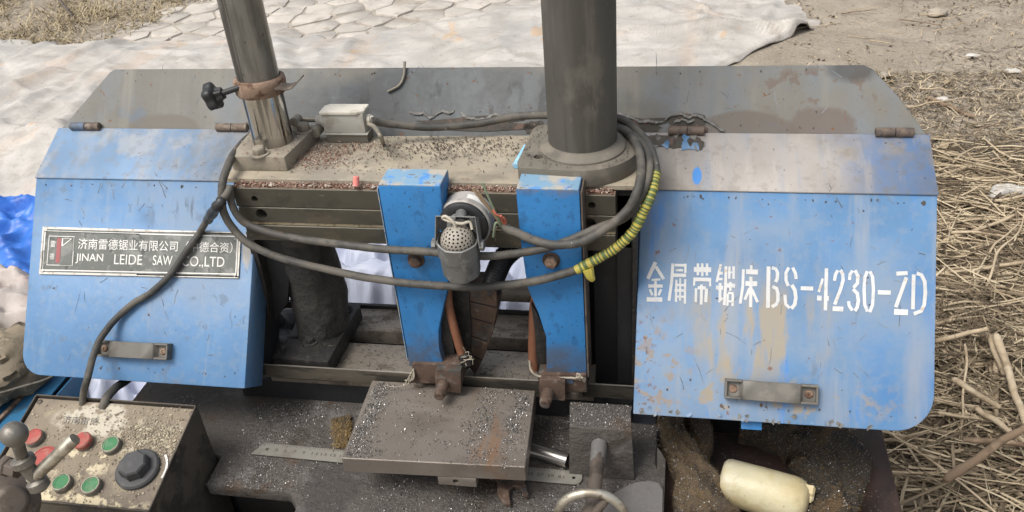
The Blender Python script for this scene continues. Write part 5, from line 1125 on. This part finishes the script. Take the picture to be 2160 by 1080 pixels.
# ================================================================== SWARF, CRUMBS (nobody could count them)
def scatter(n, area, surf, lmin, lmax, wmin, wmax, curl, dens=None):
    out = []; k = 0
    while len(out) < n and k < n*8:
        k += 1; x, y = area(); r_ = surf(x, y)
        if r_ is None: continue
        p, nn = r_
        if dens and rf.random() > dens(p): continue
        k_ = 1 if rf.random() < .8 else rf.uniform(1.3, 2.2)
        out.append((chip(p+nn*rf.uniform(0, .001), nn, lerp(lmin, lmax, rf.random()**2)*k_, rf.uniform(wmin, wmax), rf.uniform(*curl)), rf.random()**1.5))
    return out
def tsurf(x, y): return V((x, y, TZ)), UP
it = scatter(3000, lambda: (rf.uniform(-.21, .13), rf.uniform(-.19, .018)), lambda x, y: (V((x, y, TZ)), UP) if T4[3].x+(T4[0].x-T4[3].x)*(y+.19)/.21+.003 < x < T4[2].x+(T4[1].x-T4[2].x)*(y+.19)/.21-.003 else None, .0012, .0038, .0006, .0014, (.3, .9),
    lambda p: max(.03, min(1, .9*math.exp(-((p.x-.085-.03*fbm((p.y*14, 0, 1), 2))/.014)**2)*(1 if p.y > -.10 else .25)+.75*math.exp(-((p.x+.195)/.022)**2)+.35*math.exp(-((p.x-.03)/.02)**2)+.25*fbm((p.x*20, p.y*20, 3), 3))))
o = pieces('steel_swarf', 'swarf', it); tag(o, 'bright steel shavings sprinkled over the work table', 'shavings', kind='stuff')
def bsurf(x, y):
    if x < -.515 and y < -.11: return None
    if x < -.31 and y < -.192: return None
    return V((x, y, BZ)), UP
it = scatter(15000, lambda: (rf.uniform(-.70, .36), rf.uniform(-.34, .055)), bsurf, .0010, .0034, .0005, .0014, (.3, .9), lambda p: max(.02, min(1, .25+1.6*fbm((p.x*6+2, p.y*6, 8), 4)+(.25 if p.y < -.16 else 0)+.8*math.exp(-((p.x-.17)/.03)**2)+.5*math.exp(-((p.y-.04)/.02)**2))))
it += scatter(900, lambda: (rf.uniform(.19, .305), rf.uniform(-.085, -.022)), lambda x, y: (V((x, y, .772)), UP), .0010, .003, .0005, .0012, (.3, .9))
o = pieces('steel_swarf', 'swarf', it); tag(o, 'fine steel swarf covering the dark machine bed and vise block', 'shavings', kind='stuff')
it = scatter(1500, lambda: (rf.uniform(.38, .78), rf.uniform(-.30, .16)), lambda x, y: (V((x, y, .5525 if x < .722 else .553+(x-.722)*.81)), UP), .0010, .0034, .0005, .0012, (.3, .9))
o = pieces('steel_swarf', 'swarf', it); tag(o, 'steel swarf specks scattered in the rusty right hand tray', 'shavings', kind='stuff')
it = scatter(900, lambda: (rf.uniform(-.40, .10), rf.uniform(.085, .245)), lambda x, y: (V((x, y, ZP)), UP), .002, .0065, .0008, .0020, (.5, 1.3), lambda p: max(.03, math.exp(-((p.x+.03)/.12)**2-((p.y-.195)/.035)**2)+.10*math.exp(-((p.x+.2)/.15)**2)))
it += scatter(160, lambda: (rf.uniform(.105, .30), rf.uniform(.06, .24)), lambda x, y: (V((x, y, ZP+.0325)), UP) if .08 < math.hypot(x-QX, y-QY) < .098 or x < .13 else None, .002, .0055, .0008, .0016, (.5, 1.2))
o = pieces('metal_curls', 'curl', it); tag(o, 'small dark metal curls strewn on the dusty top plate', 'shavings', kind='stuff')
it = scatter(700, lambda: (rf.uniform(-.35, -.15), rf.uniform(.10, .24)), lambda x, y: (V((x, y, ZP)), UP), .002, .0060, .0008, .0022, (.5, 1.2), lambda p: math.exp(-((p.x+.29)/.05)**2-((p.y-.15)/.05)**2)+.5*math.exp(-((p.x+.22)/.05)**2-((p.y-ly+.012)/.012)**2))
it += scatter(2600, lambda: (rf.uniform(-.425, .268), rf.uniform(.049, .066)), lambda x, y: (V((x, y, 1.1845+rf.uniform(0, .004))), UP), .0012, .0045, .0010, .0028, (.2, 1.0))
it += scatter(260, lambda: (rf.uniform(-.45, -.33), rf.uniform(.10, .23)), lambda x, y: (V((x, y, ZP+.0295)), UP), .0015, .0045, .0008, .0022, (.3, 1.0))
o = pieces('rust_crumbs', 'crumb', it); tag(o, 'reddish rust crumbs gathered along the slide bar top and column block', 'rust', kind='stuff')
it = scatter(1800, lambda: (rf.uniform(-.45, .22), rf.uniform(.065, .285)), lambda x, y: (V((x, y, .7355)), UP) if not (.163 < y < .207) else None, .0012, .0040, .0006, .0018, (.3, 1.0))
o = pieces('metal_curls', 'curl', it); tag(o, 'dark swarf grit on the bed rails behind the blade', 'shavings', kind='stuff')
# rounded pebbles of debris on the bar
for i, (px, py, r_) in enumerate(((572, 385, .0045), (655, 387, .0035), (690, 388, .004), (785, 393, .0042), (556, 386, .003))):
    mb = MB(); p = at(px, py, Y=.054); p.z = 1.187; mb.sphere(p, r_, 10, 8, .6)
    for v in mb.bm.verts: v.co.x = p.x+(v.co.x-p.x)*1.5
    tag(mb.build('pebble', 'scrap' if i in (0, 3) else 'stone'), 'tiny pale pebble lying on the slide bar top', 'pebble', 'pebbles on the slide bar')

# ================================================================== LITTER ON THE GROUND
def strawblade(p, l, wd, lift=.4):
    a = rf.uniform(0, 2*PI); e = rf.uniform(-.05, lift); d = V((math.cos(a)*math.cos(e), math.sin(a)*math.cos(e), math.sin(e))); b = d.cross(UP).normalized()*wd/2
    k = V((rf.uniform(-.2, .2), rf.uniform(-.2, .2), rf.uniform(-.05, .15)))*l
    m = p+d*l*.5+k; e2 = p+d*l+V((0, 0, -.2*l*rf.random()))
    return [[p-b, m-b, m+b, p+b], [m-b, e2-b*.5, e2+b*.5, m+b]]
it = []
while len(it) < 42000:
    x, y = rf.uniform(.55, 4.2), rf.uniform(.1, 5.4)
    d = 1.15*math.exp(-((y-.9)/1.7)**2)*(1 if x > .7 else .6)+.25*max(0, min(1, (x-1.2)))
    d *= .55+1.3*max(-.3, fbm((x*1.6, y*1.6, 4), 3))
    d += .55*max(0, min(1, (4.3-y)/.9))*max(0, min(1, (x-.95)/.5))
    if y > 3.6: d *= max(0, min(1, (x-1.7)/.8))*.8+.10
    if y < 2.3: d *= .5
    if rf.random() > d: continue
    p = V((x, y, gz(x, y)+hump(x, y)*rf.uniform(0, .3)+rf.uniform(0, .012))); near = y < 2.3
    it.append((strawblade(p, rf.uniform(.02, .12 if near else .085), rf.uniform(.0018, .0062)), rf.random()))
o = pieces('straw_litter', 'straw', it); tag(o, 'trampled dry straw and chaff covering the ground right of the saw', 'straw', kind='stuff')
it = []
for i in range(9000):
    x, y = rf.uniform(.8, 3.4), rf.uniform(.3, 4.9)
    if rf.random() > .35+1.2*fbm((x*1.5, y*1.5, 14), 3)+(.2 if y < 3 else -.1): continue
    p = V((x, y, gz(x, y)+rf.uniform(.002, .03 if y < 2.4 else .010))); r_ = rf.uniform(.003, .016); n_l = (rv()*.7+UP).normalized(); a_l = n_l.orthogonal().normalized(); b_l = n_l.cross(a_l)
    pts = [p+(a_l*math.cos(t)+b_l*math.sin(t)*rf.uniform(.4, .8))*r_*rf.uniform(.5, 1.2)+n_l*r_*rf.uniform(-.2, .2) for t in [k*PI/3 for k in range(6)]]
    it.append(([[p, pts[k], pts[(k+1) % 6]] for k in range(6)], rf.random()))
o = pieces('leaf_litter', 'straw', it); tag(o, 'crumbled leaf bits and clods trodden among the straw', 'leaf litter', kind='stuff')
it = []
while len(it) < 26000:
    x, y = rf.uniform(-8, -2.4), rf.uniform(4.1, 7.6)
    lim = -3.62+(y-4.2)*.32
    if x > lim+.25*fbm((x*3, y*3, 1), 2): continue
    if y < pwl(FAR, x)-.05: continue
    if rf.random() > .6+.9*fbm((x*2.2, y*2.2, 6), 3): continue
    p = V((x, y, gz(x, y))); it.append((strawblade(p, rf.uniform(.04, .15), rf.uniform(.003, .009), .75), rf.random()))
o = pieces('dry_grass', 'grass', it); tag(o, 'matted dry yellow grass beyond the tarp', 'grass', kind='stuff')

def stalk_pts(p, q, wob, n=7):
    p, q = V(p), V(q); d = q-p; L = d.length; a = d.orthogonal().normalized(); b = d.cross(a).normalized(); s1, s2 = rf.random()*50, rf.random()*50
    return [p+d*(i/(n-1))+(a*fbm((i*.45, s1, 0), 2)+b*fbm((i*.45, s2, 3), 2))*wob*L for i in range(n)]
def stalk(p, q, r_, wob=.035, mat='stick', taper=.45, label=None):
    s0_ = rf.random()*90; mb = MB(); mb.tube(spline(stalk_pts(p, q, wob), 5), r_, 8, lambda t: (1-taper*t)*(1+.16*noise.noise(V((t*14, s0_, 0)))+.45*max(0, noise.noise(V((t*9, s0_, 4)))-.35))*(1 if .03 < t < .97 else .55)); o = mb.build('dry_stalk', mat, None, ang=80)
    L_ = (V(q)-V(p)).length
    look = ('long' if L_ > .5 else 'short' if L_ < .25 else 'mid-length')+(' thick' if r_ > .006 else ' hair-thin' if r_ < .0035 else ' slim')+(' crooked' if wob > .06 else ' straight' if wob < .035 else ' slightly bent')+(' dark brown' if mat == 'stickdark' else ' pale')
    far = V(p).y > 2.4
    tag(o, label or look+' stalk '+('on the trampled chaff beyond the brush pile' if far else 'in the tangled brush pile beside the lettered cover'), 'stalk', None if label else 'dry stalks on the chaff' if far else 'dry stalks in the brush pile')
    return o
# the stout ones, one by one
def gp_(px, py, h): return at(px, py, Z=h)
BIG = [((1990, 1012, .20), (2185, 885, .30), .0150, 'stickdark', 'thick reddish brown branch slanting low over the brush pile'),
       ((2098, 705, .22), (2165, 900, .20), .0155, 'stick', 'stout pale stalk split from the root clump, leaning down'),
       ((2082, 705, .20), (2120, 790, .18), .0125, 'stick', 'forked pale stalk stub beside the root clump'),
       ((2104, 750, .16), (2102, 878, .14), .0110, 'stick', 'straight pale stalk standing upright in the pile'),
       ((2010, 800, .18), (2110, 860, .19), .0120, 'stick', 'pale broken stalk with a splintered white end'),
       ((2060, 860, .16), (2160, 935, .18), .0115, 'stick', 'brown stalk crossing under the thick branch'),
       ((1972, 720, .18), (2085, 692, .24), .0105, 'stick', 'curved grey root arm reaching left from the clump'),
       ((1965, 585, .12), (2180, 552, .14), .0105, 'stick', 'long straight pale cane lying level beside the cover edge'),
       ((1965, 608, .10), (2180, 604, .12), .0075, 'stick', 'thin straight cane lying just below the long cane'),
       ((1960, 650, .10), (2110, 662, .12), .0130, 'stick', 'thick grey cane lying behind the painted cover'),
       ((1960, 410, .03), (2185, 402, .04), .0070, 'stick', 'single straight cane lying apart on the chaff'),
       ((1962, 520, .08), (2140, 455, .10), .0105, 'stick', 'bent brown branch with a fork lying over the canes'),
       ((2050, 570, .10), (2150, 470, .14), .0060, 'stick', 'slim twig crossing over the bent branch'),
       ((2120, 438, .05), (2190, 470, .06), .0140, 'stickdark', 'short dark broken branch on pale plastic'),
       ((1955, 206, .012), (2055, 248, .012), .0145, 'stickdark', 'dark crooked branch lying on bare earth'),
       ((2035, 725, .24), (2030, 955, .10), .0050, 'stick', 'long thin upright twig in the pile'),
       ((1980, 870, .16), (2100, 890, .14), .0065, 'stick', 'pale thin straight stick low in the pile'),
       ((1880, 985, .06), (2000, 1030, .05), .0080, 'stick', 'pale stick by the tray corner'),
       ((1895, 905, .03), (1870, 985, .03), .0095, 'stick', 'thick short stalk leaning by the tray side')]
for a, b, r_, m_, lb2 in BIG:
    stalk(gp_(*a), gp_(*b), r_*.78, .03, m_, .25, lb2)
for i in range(290):
    if i < 225:
        x, y = rf.uniform(.95, 2.0), rf.uniform(.35, 2.4); L = rf.uniform(.25, .9); r_ = .0022+.0065*rf.random()**1.8
    else:
        x, y = rf.uniform(1.0, 3.2), rf.uniform(1.6, 4.6); L = rf.uniform(.08, .35); r_ = rf.uniform(.002, .005)
    a = rf.gauss(0, .35) if rf.random() < .7 else rf.uniform(0, PI)
    z = gz(x, y)+rf.uniform(0, .05)+r_; e = rf.uniform(-.05, .12)
    d = V((math.cos(a), math.sin(a), e))*L/2; c = V((x, y, z))
    if (c-d).x < .84 and y < .5: continue
    stalk(c-d, c+d, r_, rf.uniform(.015, .07), 'stick' if rf.random() < .85 else 'stickdark')
it = []
for i in range(6500):
    x, y = rf.uniform(.82, 2.3), rf.uniform(.2, 2.7); L = rf.uniform(.06, .34); wd = rf.uniform(.0012, .0042)
    if x < .95 and y < .35: continue
    if y > 1.9 and rf.random() < (y-1.9)*1.1: continue
    a = rf.gauss(0, .5) if rf.random() < .55 else rf.uniform(0, PI); e = rf.uniform(-.12, .16); d = V((math.cos(a), math.sin(a), e)).normalized()
    p = V((x, y, gz(x, y)+rf.uniform(.004, .055))); b1 = d.cross(UP).normalized()*wd; b2 = d.cross(b1).normalized()*wd; mid = p+rv()*L*.05; A, B, m_ = p-d*L/2, p+d*L/2, mid
    polys = []
    for (u0, u1) in ((b1, b2), (b2, -b1), (-b1, -b2), (-b2, b1)): polys += [[A+u0, m_+u0, m_+u1, A+u1], [m_+u0, B+u0*.7, B+u1*.7, m_+u1]]
    it.append((polys, rf.random()**.8))
o = pieces('twig_litter', 'straw', it); tag(o, 'dense tangle of thin dry twigs making up the brush pile', 'twigs', kind='stuff')
# root clumps: tangles of fine roots
for (px, py, h, n, sp_, lb2) in ((2035, 760, .12, 900, .13, 'tangled dark root clump in the brush pile'), (1985, 890, .06, 900, .10, 'hairy root ball by the rounded cover corner'), (2120, 940, .08, 600, .09, 'matted fine roots under the thick branch'), (2060, 690, .17, 500, .08, 'earthy crown of the root clump')):
    c = gp_(px, py, h); it = []
    for i in range(n):
        p = c+V((rf.gauss(0, sp_), rf.gauss(0, sp_), abs(rf.gauss(0, .05))-.04)); it.append((strawblade(p, rf.uniform(.02, .08), rf.uniform(.001, .0028), 1.2), rf.random()*.55))
    o = pieces('root_clump', 'straw', it); tag(o, lb2, 'roots', kind='stuff')
# dead leaves and pale scraps
for i in range(70):
    x, y = rf.uniform(.95, 2.6), rf.uniform(.4, 3.6); s_ = rf.uniform(.02, .055); z = gz(x, y)+.02; a = rf.uniform(0, 6.28); rows = []
    for k in range(6):
        t_ = k/5; hw_ = s_*.42*math.sin(PI*min(.98, t_*.95+.03))**.8; l_ = s_*(t_-.5)*1.7
        rows.append([V((x+math.cos(a)*l_-math.sin(a)*u*hw_, y+math.sin(a)*l_+math.cos(a)*u*hw_, z+abs(u)*s_*.18+s_*.25*math.sin(t_*PI*1.3+i))) for u in (-1, 0, 1)])
    mb = MB(); mb.loft(rows, False, False, False); o = mb.build('dead_leaf', 'leaf', None, ang=80); o.modifiers.new('t', 'SOLIDIFY').thickness = .0008
    tag(o, 'curled dead leaf on the chaff right of the saw', 'leaf', 'dead leaves on the chaff')
def lump(px, py, r_, sz, seed, name, mat, label, cat, ecc=1.4, group=None):
    p = at(px, py, Z=.015); mb = MB(); mb.sphere(p, 1, 16, 10)
    for v in mb.bm.verts:
        d = v.co-p; k = 1+.35*fbm((d.x*1.3+seed, d.y*1.3, d.z*1.3), 3); v.co = p+V((d.x*r_*ecc*k, d.y*r_*k, d.z*r_*sz*k))
    tag(mb.build(name, mat, None, ang=60), label, cat, group)
lump(1976, 26, .045, .6, 1, 'stone', 'stone', 'rounded pale stone alone on the bare earth', 'stone')
lump(2052, 116, .020, .3, 2, 'plastic_scrap', 'scrap', 'small flat white scrap on bare earth', 'scrap', 1.8)
lump(2138, 149, .024, .4, 3, 'plastic_scrap', 'scrap', 'bright white scrap lying among straw', 'scrap', 1.5)
lump(1865, 158, .025, .6, 6, 'stone', 'stone', 'small stone by the back plate corner', 'stone', 1.2)
lump(1988, 208, .018, .5, 8, 'plastic_scrap', 'scrap', 'tiny white scrap beside the dark crooked branch', 'scrap', 1.5)
t = sheet('plastic_film', 'scrap', lambda u, v: (lerp(1.62, 1.84, u), lerp(2.08, 2.15, v)+.05*math.sin(u*4), gz(1.6, 2.1)+.01), 24, 12, .03, 9, .02, 51)
tag(t, 'torn strip of white plastic film half buried in straw', 'plastic film')
# steel stake standing in the dry grass
mb = MB(); a = at(160, 44, Z=0); b = a+(at(122, -4, Z=.12)-a)*1.0; mb.tube([a-(b-a)*.15, a+(b-a)*1.8], .013, 10); tag(mb.build('metal_stake', 'dirtsteel'), 'thin grey metal rod slanting out of the dry grass', 'rod')
